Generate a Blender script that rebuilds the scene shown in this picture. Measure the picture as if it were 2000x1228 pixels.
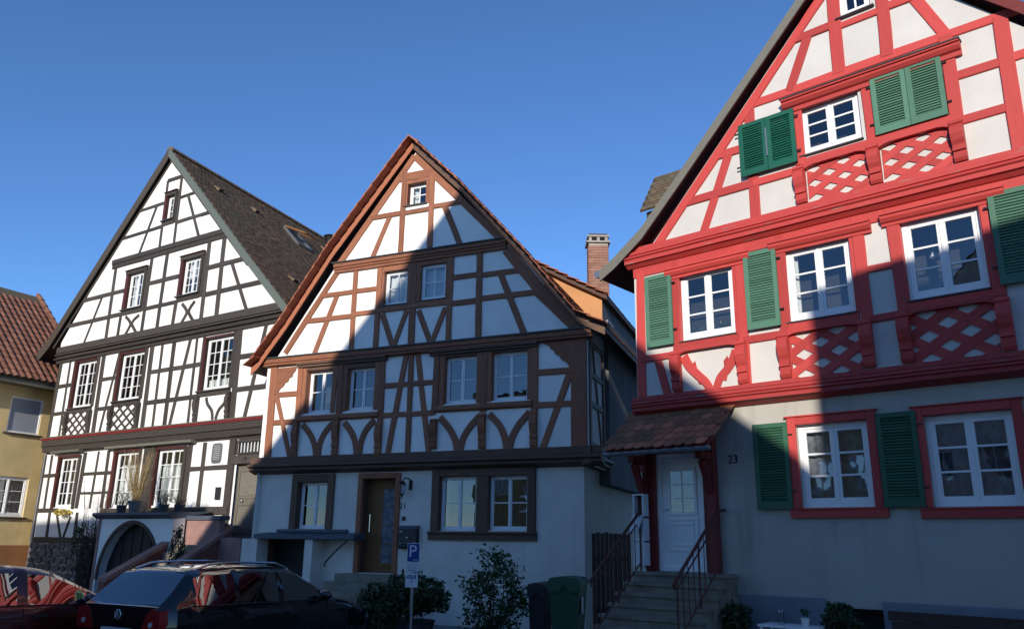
import bpy, math, random
import numpy as np
from mathutils import Vector, Matrix
from mathutils.geometry import tessellate_polygon
random.seed(7)
rnd = random.uniform
sc = bpy.context.scene
for o in list(bpy.data.objects): bpy.data.objects.remove(o)
col = sc.collection
rad = math.radians

# ---------------------------------------------------------------- camera
F, PITCH, ROLL, H = 1577.47, 0.2753784, 0.01352628, 1.82
cp, sp = math.cos(PITCH), math.sin(PITCH)
FW = np.array([0, cp, sp]); UP0 = np.array([0, -sp, cp]); R0 = np.array([1., 0, 0])
RT = math.cos(ROLL)*R0 + math.sin(ROLL)*UP0
UP = -math.sin(ROLL)*R0 + math.cos(ROLL)*UP0
cam = bpy.data.cameras.new('camera'); cam.sensor_width = 36; cam.lens = F/2000*36
cam.clip_start = 0.05; cam.clip_end = 5000
camo = bpy.data.objects.new('camera', cam); col.objects.link(camo)
camo.matrix_world = Matrix(((RT[0], UP[0], -FW[0], 0), (RT[1], UP[1], -FW[1], 0), (RT[2], UP[2], -FW[2], H), (0, 0, 0, 1)))
sc.camera = camo

# ---------------------------------------------------------------- light
SUN_EL, SUN_TH = rad(16), rad(-15)
SUN = np.array([math.sin(SUN_TH)*math.cos(SUN_EL), -math.cos(SUN_TH)*math.cos(SUN_EL), math.sin(SUN_EL)])
w = bpy.data.worlds.new('World'); sc.world = w; w.use_nodes = True
nt = w.node_tree; bg = nt.nodes['Background']
sky = nt.nodes.new('ShaderNodeTexSky'); sky.sky_type = 'NISHITA'; sky.sun_disc = False
sky.sun_elevation = SUN_EL; sky.sun_rotation = math.pi - SUN_TH
sky.altitude = 200; sky.air_density = 0.8; sky.dust_density = 0.0; sky.ozone_density = 6.0
nt.links.new(sky.outputs[0], bg.inputs[0]); bg.inputs[1].default_value = 0.15
sl = bpy.data.lights.new('sun', 'SUN'); sl.energy = 3.7; sl.angle = rad(0.5); sl.color = (1.0, 0.93, 0.82)
so = bpy.data.objects.new('sun', sl); col.objects.link(so); so.location = (-8, -30, 30)
so.rotation_euler = Vector(-SUN).to_track_quat('-Z', 'Y').to_euler()
sc.view_settings.view_transform = 'Standard'; sc.view_settings.look = 'None'
sc.view_settings.exposure = 0.42; sc.view_settings.gamma = 1.0
sc.view_settings.use_curve_mapping = False

# ---------------------------------------------------------------- materials
def newmat(n):
    m = bpy.data.materials.new(n); m.use_nodes = True
    t = m.node_tree; b = t.nodes['Principled BSDF']; return m, t, b
def N(t, typ, **k):
    n = t.nodes.new(typ)
    for a, v in k.items(): setattr(n, a, v)
    return n
def simple(n, c, rough=.6, metal=0., coat=0., spec=.5):
    m, t, b = newmat(n); b.inputs['Base Color'].default_value = (*c, 1); b.inputs['Roughness'].default_value = rough
    b.inputs['Metallic'].default_value = metal; b.inputs['Coat Weight'].default_value = coat
    b.inputs['Specular IOR Level'].default_value = spec; return m
def ramp2(t, fac, c1, c2, p1=.3, p2=.7):
    r = N(t, 'ShaderNodeValToRGB'); r.color_ramp.elements[0].position = p1; r.color_ramp.elements[1].position = p2
    r.color_ramp.elements[0].color = (*c1, 1); r.color_ramp.elements[1].color = (*c2, 1)
    t.links.new(fac, r.inputs[0]); return r.outputs[0]
def mul(c, k): return tuple(max(0, min(1, x*k)) for x in c)
def plaster(n, c, var=.12, scale=1.2, bump=.25, fine=60, rough=.9, stain=None):
    m, t, b = newmat(n); tc = N(t, 'ShaderNodeTexCoord')
    n1 = N(t, 'ShaderNodeTexNoise'); n1.inputs['Scale'].default_value = scale; n1.inputs['Detail'].default_value = 6
    t.links.new(tc.outputs['Object'], n1.inputs['Vector'])
    base = ramp2(t, n1.outputs[0], mul(c, 1-var), mul(c, 1+var*.4))
    if stain:
        # vertical run-off streaks of dirt
        mp = N(t, 'ShaderNodeMapping'); mp.inputs['Scale'].default_value = (2.2, 2.2, .16)
        t.links.new(tc.outputs['Object'], mp.inputs['Vector'])
        n3 = N(t, 'ShaderNodeTexNoise'); n3.inputs['Scale'].default_value = 1.6; n3.inputs['Detail'].default_value = 5
        t.links.new(mp.outputs[0], n3.inputs['Vector'])
        fac = ramp2(t, n3.outputs[0], (0, 0, 0), (1, 1, 1), .56, .78)
        mx = N(t, 'ShaderNodeMix', data_type='RGBA', blend_type='MIX')
        ml = N(t, 'ShaderNodeMath', operation='MULTIPLY'); ml.inputs[1].default_value = stain
        t.links.new(fac, ml.inputs[0]); t.links.new(ml.outputs[0], mx.inputs[0])
        t.links.new(base, mx.inputs[6]); mx.inputs[7].default_value = (*mul(c, .45), 1); base = mx.outputs[2]
    t.links.new(base, b.inputs['Base Color'])
    n2 = N(t, 'ShaderNodeTexNoise'); n2.inputs['Scale'].default_value = fine; n2.inputs['Detail'].default_value = 4
    t.links.new(tc.outputs['Object'], n2.inputs['Vector'])
    bp = N(t, 'ShaderNodeBump'); bp.inputs['Strength'].default_value = bump; bp.inputs['Distance'].default_value = .006
    t.links.new(n2.outputs[0], bp.inputs['Height']); t.links.new(bp.outputs[0], b.inputs['Normal'])
    b.inputs['Roughness'].default_value = rough; b.inputs['Specular IOR Level'].default_value = .2
    return m
def wood(n, c, var=.35, rough=.65, bump=.35, worn=None, spec=.3):
    m, t, b = newmat(n); uv = N(t, 'ShaderNodeTexCoord'); oi = N(t, 'ShaderNodeObjectInfo')
    ad = N(t, 'ShaderNodeVectorMath', operation='ADD'); t.links.new(uv.outputs['UV'], ad.inputs[0])
    sm = N(t, 'ShaderNodeVectorMath', operation='SCALE'); cb = N(t, 'ShaderNodeCombineXYZ')
    t.links.new(oi.outputs['Random'], cb.inputs[0]); t.links.new(oi.outputs['Random'], cb.inputs[2])
    t.links.new(cb.outputs[0], sm.inputs[0]); sm.inputs['Scale'].default_value = 37.
    t.links.new(sm.outputs[0], ad.inputs[1])
    mp = N(t, 'ShaderNodeMapping'); mp.inputs['Scale'].default_value = (1.6, 26, 1.6); t.links.new(ad.outputs[0], mp.inputs['Vector'])
    n1 = N(t, 'ShaderNodeTexNoise'); n1.inputs['Scale'].default_value = 2.2; n1.inputs['Detail'].default_value = 7; n1.inputs['Roughness'].default_value = .65
    t.links.new(mp.outputs[0], n1.inputs['Vector'])
    base = ramp2(t, n1.outputs[0], mul(c, 1-var), mul(c, 1+var*.6), .3, .72)
    if worn:
        n3 = N(t, 'ShaderNodeTexNoise'); n3.inputs['Scale'].default_value = 5.; n3.inputs['Detail'].default_value = 6
        mp2 = N(t, 'ShaderNodeMapping'); mp2.inputs['Scale'].default_value = (.6, 3.5, 1); t.links.new(ad.outputs[0], mp2.inputs['Vector']); t.links.new(mp2.outputs[0], n3.inputs['Vector'])
        fac = ramp2(t, n3.outputs[0], (0, 0, 0), (1, 1, 1), .62, .74)
        mx = N(t, 'ShaderNodeMix', data_type='RGBA'); t.links.new(fac, mx.inputs[0]); t.links.new(base, mx.inputs[6]); mx.inputs[7].default_value = (*worn, 1); base = mx.outputs[2]
    hv = N(t, 'ShaderNodeHueSaturation'); t.links.new(base, hv.inputs['Color'])
    ma = N(t, 'ShaderNodeMapRange'); t.links.new(oi.outputs['Random'], ma.inputs[0]); ma.inputs[3].default_value = .82; ma.inputs[4].default_value = 1.15
    t.links.new(ma.outputs[0], hv.inputs['Value']); t.links.new(hv.outputs[0], b.inputs['Base Color'])
    bp = N(t, 'ShaderNodeBump'); bp.inputs['Strength'].default_value = bump; bp.inputs['Distance'].default_value = .006
    t.links.new(n1.outputs[0], bp.inputs['Height']); t.links.new(bp.outputs[0], b.inputs['Normal'])
    b.inputs['Roughness'].default_value = rough; b.inputs['Specular IOR Level'].default_value = spec
    return m
def island(n, c1, c2, rough=.8, spec=.2, noise=None, objrand=False, trans=0.):
    m, t, b = newmat(n)
    if objrand: src = N(t, 'ShaderNodeObjectInfo').outputs['Random']
    else: src = N(t, 'ShaderNodeNewGeometry').outputs['Random Per Island']
    base = ramp2(t, src, c1, c2, 0., 1.)
    if noise:
        tc = N(t, 'ShaderNodeTexCoord'); n1 = N(t, 'ShaderNodeTexNoise'); n1.inputs['Scale'].default_value = noise[0]; n1.inputs['Detail'].default_value = 6
        t.links.new(tc.outputs['Object'], n1.inputs['Vector']); fac = ramp2(t, n1.outputs[0], (0, 0, 0), (1, 1, 1), .45, .68)
        mx = N(t, 'ShaderNodeMix', data_type='RGBA'); t.links.new(fac, mx.inputs[0]); t.links.new(base, mx.inputs[6]); mx.inputs[7].default_value = (*noise[1], 1); base = mx.outputs[2]
    t.links.new(base, b.inputs['Base Color']); b.inputs['Roughness'].default_value = rough; b.inputs['Specular IOR Level'].default_value = spec
    if trans: b.inputs['Transmission Weight'].default_value = 0
    return m
def glassmat(n, tint=(.85, .9, .92), boost=.07, wob=.04):
    m, t, b = newmat(n); t.nodes.remove(b); out = t.nodes['Material Output']
    fr = N(t, 'ShaderNodeFresnel'); fr.inputs['IOR'].default_value = 1.55
    ad = N(t, 'ShaderNodeMath', operation='ADD', use_clamp=True); ad.inputs[1].default_value = boost; t.links.new(fr.outputs[0], ad.inputs[0])
    tr = N(t, 'ShaderNodeBsdfTransparent'); tr.inputs[0].default_value = (*tint, 1)
    gl = N(t, 'ShaderNodeBsdfGlossy'); gl.inputs['Roughness'].default_value = .01; gl.inputs['Color'].default_value = (.95, .97, 1, 1)
    tc = N(t, 'ShaderNodeTexCoord'); ns = N(t, 'ShaderNodeTexNoise'); ns.inputs['Scale'].default_value = 2.2; t.links.new(tc.outputs['Object'], ns.inputs['Vector'])
    bp = N(t, 'ShaderNodeBump'); bp.inputs['Strength'].default_value = wob; bp.inputs['Distance'].default_value = .05; t.links.new(ns.outputs[0], bp.inputs['Height'])
    t.links.new(bp.outputs[0], gl.inputs['Normal'])
    mx = N(t, 'ShaderNodeMixShader'); t.links.new(ad.outputs[0], mx.inputs[0]); t.links.new(tr.outputs[0], mx.inputs[1]); t.links.new(gl.outputs[0], mx.inputs[2])
    t.links.new(mx.outputs[0], out.inputs[0]); return m
MT = dict(
 wallL=plaster('white_plaster_l', (.80, .79, .76)), wallM=plaster('white_plaster_m', (.88, .85, .80)),
 wallMg=plaster('grey_render', (.74, .69, .61), .08, 2., .5, 90, stain=.25),
 wallR=plaster('cream_plaster', (.60, .57, .53), .10, 1.5, .3, 50), wallRg=plaster('shade_toned_cream_render', (.46, .435, .38), .10, 1.2, .5, 80, stain=.45),  # wallRg: same cream as wallR, its shade put into a darker colour
 plinth=plaster('plinth_render', (.22, .23, .26), .2, 2., .4, 40), yellow=plaster('yellow_render', (.70, .54, .27), .15, 2., .5, 70, stain=.3),
 orange=plaster('orange_render', (.55, .27, .12), .12, 1.5, .3, 50), brownp=plaster('orange_brown_plinth', (.34, .16, .07), .15, 2, .3, 40),
 pink=plaster('pink_sandstone', (.34, .2, .17), .22, 3., .5, 30), redstone=plaster('red_sandstone', (.24, .10, .075), .3, 3., .5, 25),
 stone=plaster('rubble_stone', (.16, .15, .14), .5, 5., .8, 14), step=plaster('sandstone_step', (.27, .23, .18), .3, 4., .5, 30),
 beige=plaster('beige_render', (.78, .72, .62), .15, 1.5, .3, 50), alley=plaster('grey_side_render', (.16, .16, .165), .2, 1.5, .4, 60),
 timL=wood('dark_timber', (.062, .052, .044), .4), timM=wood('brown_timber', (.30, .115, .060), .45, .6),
 timMd=wood('dark_brown_timber', (.15, .085, .058), .4), timR=wood('red_timber', (.50, .060, .052), .14, .55, .3),
 timRd=wood('dark_red_timber', (.20, .030, .026), .3, .55, .3), moulR=wood('worn_red_timber', (.47, .056, .05), .16, .55, .35, worn=(.30, .16, .13)),
 maroon=wood('maroon_paint', (.08, .022, .02), .2, .5), redline=simple('red_paint_line', (.20, .022, .022), .5), olive=wood('olive_board', (.14, .135, .105), .3),
 white=simple('white_window_paint', (.80, .80, .79), .35), white2=simple('white_painted_wood', (.82, .82, .82), .4),
 sill=simple('dark_lead_sill', (.05, .05, .05), .5), slate=simple('slate_blue_sill', (.07, .085, .11), .6),
 green=wood('faded_green_shutter', (.092, .205, .135), .12, .5, .15), dgreen=wood('deep_green_shutter', (.012, .105, .068), .15, .5, .15),
 mgreen=wood('green_shutter', (.045, .13, .075), .12, .5, .15),
 soffL=wood('weathered_soffit', (.085, .062, .045), .4), soffM=wood('brown_soffit', (.09, .045, .03), .4), soffR=wood('red_soffit', (.16, .028, .024), .3),
 bargeG=simple('green_grey_barge', (.11, .125, .105), .6), bargeB=wood('brown_barge', (.080, .062, .046), .35), bargeR=wood('grey_verge_board', (.20, .19, .155), .25),
 tileL=island('brown_roof_tile', (.10, .065, .042), (.22, .14, .09), .85, .2, (1.2, (.13, .105, .07))),
 tileM=island('red_roof_tile', (.22, .075, .04), (.36, .13, .07), .8, .2, (4., (.14, .07, .045))),
 tileP=island('porch_tile', (.15, .085, .05), (.44, .17, .095), .8, .2, (3., (.15, .13, .095)), objrand=True),
 tileV=island('verge_tile', (.30, .105, .06), (.40, .15, .085), .8, .2, objrand=True), tileY=island('pantile', (.17, .075, .05), (.25, .115, .075), .8, .2, objrand=True),
 tileD=island('dormer_tile', (.10, .07, .045), (.2, .14, .09), .85, .2, (5., (.12, .12, .08))), brick=island('chimney_brick', (.24, .12, .085), (.34, .18, .13), .85, .2, objrand=True), mortar=plaster('mortar', (.36, .33, .29), .15, 5., .4, 30),
 glass=glassmat('window_glass'), glassc=glassmat('car_glass', (.10, .12, .12), .20, .01),
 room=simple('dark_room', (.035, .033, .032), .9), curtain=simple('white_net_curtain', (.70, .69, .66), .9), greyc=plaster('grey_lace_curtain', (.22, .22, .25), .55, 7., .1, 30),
 metal=simple('grey_zinc', (.30, .31, .32), .4, .8), black=simple('black_iron', (.012, .012, .013), .45), chrome=simple('chrome', (.7, .7, .72), .15, 1.),
 railr=simple('red_painted_rail', (.10, .028, .024), .45), dark=simple('dark_plastic', (.02, .02, .022), .5), number=simple('black_numeral', (.02, .022, .025), .5),
 asphalt=plaster('street_setts', (.13, .125, .12), .25, 3., .6, 90), paving=plaster('paving', (.22, .21, .20), .25, 2., .5, 40),
 doorB=wood('brown_door', (.26, .12, .045), .35), doorG=wood('grey_oak_door', (.17, .15, .12), .3), garage=wood('black_garage_door', (.018, .019, .022), .2),
 doorC=wood('dark_cellar_door', (.028, .026, .026), .35), binG=simple('green_bin_plastic', (.02, .085, .045), .5), binK=simple('charcoal_bin_plastic', (.025, .026, .03), .5),
 paintK=simple('black_car_paint', (.006, .007, .010), .12, .2, 1.), paintR=simple('red_car_paint', (.115, .018, .014), .25, .35, 1.),
 tyre=simple('tyre_rubber', (.015, .015, .015), .8), lampr=simple('red_tail_lamp', (.33, .012, .012), .15, 0, 1.), lampw=simple('clear_lamp', (.55, .55, .58), .15, 0, 1.),
 leaf=island('shrub_leaf', (.018, .035, .012), (.05, .085, .028), .45, .4), leaf2=island('bush_leaf', (.022, .045, .014), (.06, .10, .03), .4, .4), leaf3=island('conifer_leaf', (.02, .04, .018), (.04, .07, .03), .6, .3),
 dry=island('dried_grass', (.25, .17, .08), (.38, .28, .14), .8, .2), flower=island('yellow_blossom', (.45, .34, .04), (.6, .45, .08), .7, .2), bark=simple('bark', (.07, .055, .04), .9), terra=simple('grey_pot', (.12, .125, .13), .7), planter=simple('dark_planter', (.035, .037, .04), .6),
 signb=simple('sign_blue', (.012, .05, .26), .4), signw=simple('sign_white', (.68, .70, .72), .4), plaque=simple('bronze_plaque', (.13, .14, .135), .5, .2), plaqt=simple('plaque_lettering', (.42, .43, .41), .5),
 blind=simple('roller_blind', (.30, .32, .35), .6), postw=simple('white_letterbox', (.66, .69, .72), .35), blackpot=simple('white_pot', (.7, .7, .68), .5), plank=wood('weathered_plank', (.075, .045, .032), .4),
)

# ---------------------------------------------------------------- object helpers
def tag(o, label=None, cat=None, group=None, kind=None):
    if label: o['label'] = label
    if cat: o['category'] = cat
    if group: o['group'] = group
    if kind: o['kind'] = kind
    return o
ROOT = {}
def thing(name, loc, label, cat, group=None):
    o = bpy.data.objects.new(name, None); col.objects.link(o); o.location = loc; o.empty_display_size = .2
    ROOT[o.name] = np.array(loc, float); return tag(o, label, cat, group)
def rootloc(p):
    while p.parent: p = p.parent
    return np.array(p.location)
def mk(name, verts, faces, mat, parent=None, uvs=None, smooth=False, sharp=None):
    """one mesh object from world-space vertices"""
    V = np.array(verts, float)
    if parent is not None: V = V - rootloc(parent)
    me = bpy.data.meshes.new(name); me.from_pydata(V.tolist(), [], faces)
    if uvs is not None:
        ul = me.uv_layers.new(name='UVMap'); k = 0
        for poly in me.polygons:
            for li, vi in zip(poly.loop_indices, poly.vertices): ul.data[li].uv = uvs[vi]
    if mat is not None: me.materials.append(MT[mat] if isinstance(mat, str) else mat)
    if smooth:
        for p in me.polygons: p.use_smooth = True
        if sharp: me.set_sharp_from_angle(angle=rad(sharp))
    me.update()
    o = bpy.data.objects.new(name, me); col.objects.link(o)
    if parent is not None: o.parent = parent
    return o
def copyof(o, parent, M):
    c = o.copy(); col.objects.link(c); c.parent = parent; c.matrix_local = M; return c
class G:
    """geometry collector for one mesh"""
    def __init__(s): s.v = []; s.f = []; s.uv = []
    def add(s, v, f, uv=None):
        k = len(s.v); s.v += [tuple(x) for x in v]; s.f += [tuple(i+k for i in q) for q in f]
        s.uv += (uv if uv is not None else [(p[0]*1.0+p[1], p[2]) for p in s.v[k:]])
    def box8(s, p):  # 8 points: bottom 4 (ccw), top 4
        ln = [np.linalg.norm(np.array(p[1])-np.array(p[0])), np.linalg.norm(np.array(p[3])-np.array(p[0])), np.linalg.norm(np.array(p[4])-np.array(p[0]))]
        ax = [(0,0,0),(1,0,0),(1,1,0),(0,1,0),(0,0,1),(1,0,1),(1,1,1),(0,1,1)]; i = int(np.argmax(ln)); j = (i+1) % 3; k = (i+2) % 3
        uv = [(a[i]*ln[i], a[j]*ln[j]+a[k]*ln[k]) for a in ax]
        s.add(p, [(0,3,2,1),(4,5,6,7),(0,1,5,4),(1,2,6,5),(2,3,7,6),(3,0,4,7)], uv)
    def wbox(s, x0, x1, y0, y1, z0, z1): s.box8([(x0,y0,z0),(x1,y0,z0),(x1,y1,z0),(x0,y1,z0),(x0,y0,z1),(x1,y0,z1),(x1,y1,z1),(x0,y1,z1)])
    def fbox(s, pl, a0, a1, z0, z1, o0, o1):  # box in facade coordinates
        W = pl.W; s.box8([W(a0,z0,o1),W(a1,z0,o1),W(a1,z0,o0),W(a0,z0,o0),W(a0,z1,o1),W(a1,z1,o1),W(a1,z1,o0),W(a0,z1,o0)])
    def prism(s, pl, pts, o0, o1):  # polygon (a,z) extruded from o0 (back) to o1 (front)
        n = len(pts); fr = [pl.W(a, z, o1) for a, z in pts]; bk = [pl.W(a, z, o0) for a, z in pts]
        tri = tessellate_polygon([[Vector((a, z, 0)) for a, z in pts]])
        f = []
        for t in tri:
            (x1,y1),(x2,y2),(x3,y3) = [pts[i] for i in t]
            f.append(tuple(t) if (x2-x1)*(y3-y1)-(x3-x1)*(y2-y1) > 0 else tuple(reversed(t)))
        area = sum(pts[i][0]*pts[(i+1)%n][1]-pts[(i+1)%n][0]*pts[i][1] for i in range(n))
        for i in range(n):
            j = (i+1) % n; q = (i, i+n, j+n, j); f.append(q if area > 0 else tuple(reversed(q)))
        s.add(fr+bk, f, [(a+z, z-a*.3) for a, z in pts]*2)
    def tube(s, path, r, seg=8, cap=True):
        P = [np.array(p, float) for p in path]; rings = []; n = len(P)
        for i, p in enumerate(P):
            d = P[min(i+1, n-1)]-P[max(i-1, 0)]; d = d/np.linalg.norm(d)
            a = np.cross(d, [0, 0, 1.]); 
            if np.linalg.norm(a) < 1e-3: a = np.cross(d, [1., 0, 0])
            a /= np.linalg.norm(a); b = np.cross(d, a); rr = r[i] if isinstance(r, (list, tuple)) else r
            rings.append([p+rr*(math.cos(2*math.pi*k/seg)*a+math.sin(2*math.pi*k/seg)*b) for k in range(seg)])
        v = [x for rg in rings for x in rg]; f = []
        for i in range(n-1):
            for k in range(seg): f.append((i*seg+k, i*seg+(k+1) % seg, (i+1)*seg+(k+1) % seg, (i+1)*seg+k))
        if cap: f.append(tuple(range(seg))[::-1]); f.append(tuple((n-1)*seg+k for k in range(seg)))
        s.add(v, f)
    def ellipsoid(s, c, r, nu=10, nv=6):
        v = []; f = []
        for j in range(nv+1):
            ph = math.pi*j/nv
            for i in range(nu):
                th = 2*math.pi*i/nu; v.append((c[0]+r[0]*math.sin(ph)*math.cos(th), c[1]+r[1]*math.sin(ph)*math.sin(th), c[2]+r[2]*math.cos(ph)))
        for j in range(nv):
            for i in range(nu): f.append((j*nu+i, (j+1)*nu+i, (j+1)*nu+(i+1) % nu, j*nu+(i+1) % nu))
        s.add(v, f)
    def build(s, name, mat, parent=None, **k): return mk(name, s.v, s.f, mat, parent, s.uv, **k)

# ---------------------------------------------------------------- photo pixel -> facade plane
def ray(x, y): return (x-1000)/F*RT - (y-614)/F*UP + FW
ZT = dict(A=(0,260,3.07),B=(300,280,3.07),C=(0,640,3.839),D=(260,620,4.093),E=(0,900,3.744),G=(160,840,4.0925),
          a=(480,260,3.071),b=(800,260,3.07),c=(480,620,3.837),d=(820,620,3.836),e=(480,880,3.529),f=(820,880,3.53),
          p=(1160,240,3.232),q=(1400,0,3.07),r=(1600,300,3.07),s=(1180,480,3.611),t=(1560,620,3.07),v=(1140,780,2.742),w=(1400,760,2.623), X=(0,0,1.))
def px(tg, x, y): z = ZT[tg]; return (z[0]+x/z[2], z[1]+y/z[2])
class Plane:
    def __init__(s, o, u, n): s.o = np.array(o, float); s.u = np.array(u, float); s.n = np.array(n, float)
    def at(s, x, y, off=0.):
        d = ray(x, y); t = ((s.o+s.n*off)@s.n)/(d@s.n); q = d*t
        return float((q-s.o)@s.u), float(q[2]+H)
    def W(s, a, z, off=0.): p = s.o+s.u*a+s.n*off; return (p[0], p[1], z)
def facade(az, x0, y0, depth):
    d = ray(x0, y0); d = d/d[1]*depth
    return Plane((d[0], d[1], 0), (math.cos(az), -math.sin(az), 0), (-math.sin(az), -math.cos(az), 0))
PL = facade(0.57136689, 530, 830, 21.2); PM = facade(0.42144627, 1141, 1000, 17.2); PR = facade(0.72308735, 1243, 800, 14.5)

# ---------------------------------------------------------------- timber framing
cnt = [0]
def beam(parent, name, pl, p1, p2, wd, o0, th, mat, wob=.006):
    """hewn timber between two facade points, chamfered front edges, slightly wavy"""
    cnt[0] += 1; th = th + (cnt[0] % 11)*.0011
    p1 = np.array(p1); p2 = np.array(p2); d = p2-p1; ln = float(np.linalg.norm(d)); d = d/ln; nn = np.array([-d[1], d[0]])
    ns = max(1, int(ln/.45)); c = .010; v = []; uv = []
    for i in range(ns+1):
        s_ = ln*i/ns; q = p1+d*s_; l = wd/2+rnd(-wob, wob); r = wd/2+rnd(-wob, wob); t = th+rnd(-.0012, .0012)
        for k, (x, z) in enumerate(((-l, o0), (-l, t-c+o0), (-l+c, t+o0), (r-c, t+o0), (r, t-c+o0), (r, o0))):
            g = q+nn*x; v.append(pl.W(g[0], g[1], z)); uv.append((s_, x+.02*k))
    f = []
    for i in range(ns):
        for k in range(5): a = i*6+k; f.append((a, a+6, a+7, a+1))
    f.append((0, 1, 2, 3, 4, 5)); e = ns*6; f.append((e+5, e+4, e+3, e+2, e+1, e))
    return mk(name, v, f, mat, parent, uv)
def timbers(parent, pl, txt, off, mat, th=.026, extra=(), names=dict(p='post', r='rail', b='brace')):
    """timbers traced as kind, zoom tag, x1 y1 x2 y2, width; ends are run on to the member they meet"""
    T = []
    for ln in txt.strip().split('\n'):
        t = ln.split()
        if not t: continue
        k, tg = t[0], t[1]; x1, y1, x2, y2, wd = map(float, t[2:7])
        A = pl.at(*px(tg, x1, y1), off+th); B = pl.at(*px(tg, x2, y2), off+th)
        if k == 'p': m = (A[0]+B[0])/2; dx = max(-.02, min(.02, (B[0]-A[0])/2)); A = (m-dx, A[1]); B = (m+dx, B[1])
        if k == 'r': m = (A[1]+B[1])/2; A = (A[0], m); B = (B[0], m)
        T.append([k, np.array(A), np.array(B), wd])
    segs = [(t[1], t[2], .30) for t in T]+[(np.array(e[0]), np.array(e[1]), e[2]) for e in extra]
    new = []
    for i, t in enumerate(T):
        ends = []
        for P, Q in ((t[1], t[2]), (t[2], t[1])):
            d = (P-Q)/np.linalg.norm(P-Q); best = None
            for j, (U, V, lim) in enumerate(segs):
                if j == i: continue
                e = V-U; L_ = np.linalg.norm(e); e = e/L_; den = d[0]*e[1]-d[1]*e[0]
                if abs(den) < .2: continue
                r = U-P; tt = (r[0]*e[1]-r[1]*e[0])/den; ss = (r[0]*d[1]-r[1]*d[0])/den
                if -.25 <= tt <= lim and -.1 <= ss <= L_+.1 and (best is None or abs(tt) < abs(best)): best = tt
            ends.append(P+d*best if best is not None else P)
        new.append((t[0], ends[0], ends[1], t[3]))
    for k, A, B, wd in new:
        beam(parent, names[k], pl, A, B, wd, off, th+dict(p=.006, r=.002, b=-.003)[k], mat)
def catmull(P, n=6):
    P = [np.array(p, float) for p in P]; P = [2*P[0]-P[1]]+P+[2*P[-1]-P[-2]]; out = []
    for i in range(1, len(P)-2):
        for k in range(n):
            t = k/n; out.append(.5*((2*P[i])+(-P[i-1]+P[i+1])*t+(2*P[i-1]-5*P[i]+4*P[i+1]-P[i+2])*t*t+(-P[i-1]+3*P[i]-3*P[i+1]+P[i+2])*t**3))
    out.append(P[-2]); return out
def curved(parent, name, pl, pts, wd, off, th, mat):
    """curved timber along a facade path; wd scalar or (start,end)"""
    cnt[0] += 1; th += (cnt[0] % 11)*.0011
    P = catmull(pts, 5); n = len(P); v = []; uv = []; s_ = 0
    for i, p in enumerate(P):
        d = P[min(i+1, n-1)]-P[max(i-1, 0)]; d = d/np.linalg.norm(d); nn = np.array([-d[1], d[0]]); 
        if i: s_ += np.linalg.norm(P[i]-P[i-1])
        h = (wd if not isinstance(wd, tuple) else wd[0]+(wd[1]-wd[0])*i/(n-1))/2; c = .008
        for x, z in ((-h, off), (-h, off+th-c), (-h+c, off+th), (h-c, off+th), (h, off+th-c), (h, off)):
            g = p+nn*x; v.append(pl.W(g[0], g[1], z)); uv.append((s_, x))
    f = []
    for i in range(n-1):
        for k in range(5): a = i*6+k; f.append((a, a+6, a+7, a+1))
    f.append((0, 1, 2, 3, 4, 5)); e = (n-1)*6; f.append((e+5, e+4, e+3, e+2, e+1, e))
    return mk(name, v, f, mat, parent, uv)
def curvedpx(parent, name, pl, tg, pts, wd, off, th, mat): return curved(parent, name, pl, [pl.at(*px(tg, *p), off+th) for p in pts], wd, off, th, mat)
def mould(parent, name, pl, a0, a1, prof, mat, seg=.8, caps=True):
    """moulding: profile [(off,z)] from top to bottom run along the facade"""
    n = max(1, int(abs(a1-a0)/seg)); m = len(prof); v = []; uv = []; f = []
    for i in range(n+1):
        a = a0+(a1-a0)*i/n; j = rnd(-.003, .003)
        t = 0
        for k, (o, z) in enumerate(prof):
            if k: t += math.hypot(o-prof[k-1][0], z-prof[k-1][1])
            v.append(pl.W(a, z+j, o+rnd(-.0015, .0015))); uv.append((a, t))
    for i in range(n):
        for k in range(m-1): q = i*m+k; f.append((q, q+1, q+m+1, q+m))
    if caps: f.append(tuple(range(m))[::-1]); f.append(tuple(n*m+k for k in range(m)))
    return mk(name, v, f, mat, parent, uv)
def console(parent, pl, a, zt, zb, off, wd, mat, big=.13):
    """scrolled bracket under a window post"""
    h = zt-zb
    prof = [(off, zt), (off+big*.75, zt), (off+big*.8, zt-.08*h), (off+big*.66, zt-.1*h), (off+big*.95, zt-.2*h), (off+big, zt-.34*h), (off+big*.8, zt-.5*h), (off+big*.55, zt-.6*h),
            (off+big*.5, zt-.66*h), (off+big*.68, zt-.68*h), (off+big*.68, zt-.75*h), (off+big*.45, zt-.76*h), (off+big*.45, zt-.83*h), (off+big*.55, zt-.84*h), (off+big*.5, zt-.93*h), (off+big*.3, zb), (off, zb)]
    return mould(parent, 'console', pl, a-wd/2, a+wd/2, prof, mat, seg=9)
def clip(poly, a0, a1, z0, z1):
    def cut(P, f):
        out = []
        for i in range(len(P)):
            A, B = P[i], P[(i+1) % len(P)]; fa, fb = f(A), f(B)
            if fa >= 0: out.append(A)
            if fa*fb < 0: t = fa/(fa-fb); out.append((A[0]+(B[0]-A[0])*t, A[1]+(B[1]-A[1])*t))
        return out
    for f in (lambda p: p[0]-a0, lambda p: a1-p[0], lambda p: p[1]-z0, lambda p: z1-p[1]):
        poly = cut(poly, f)
        if len(poly) < 3: return None
    return poly
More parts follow.
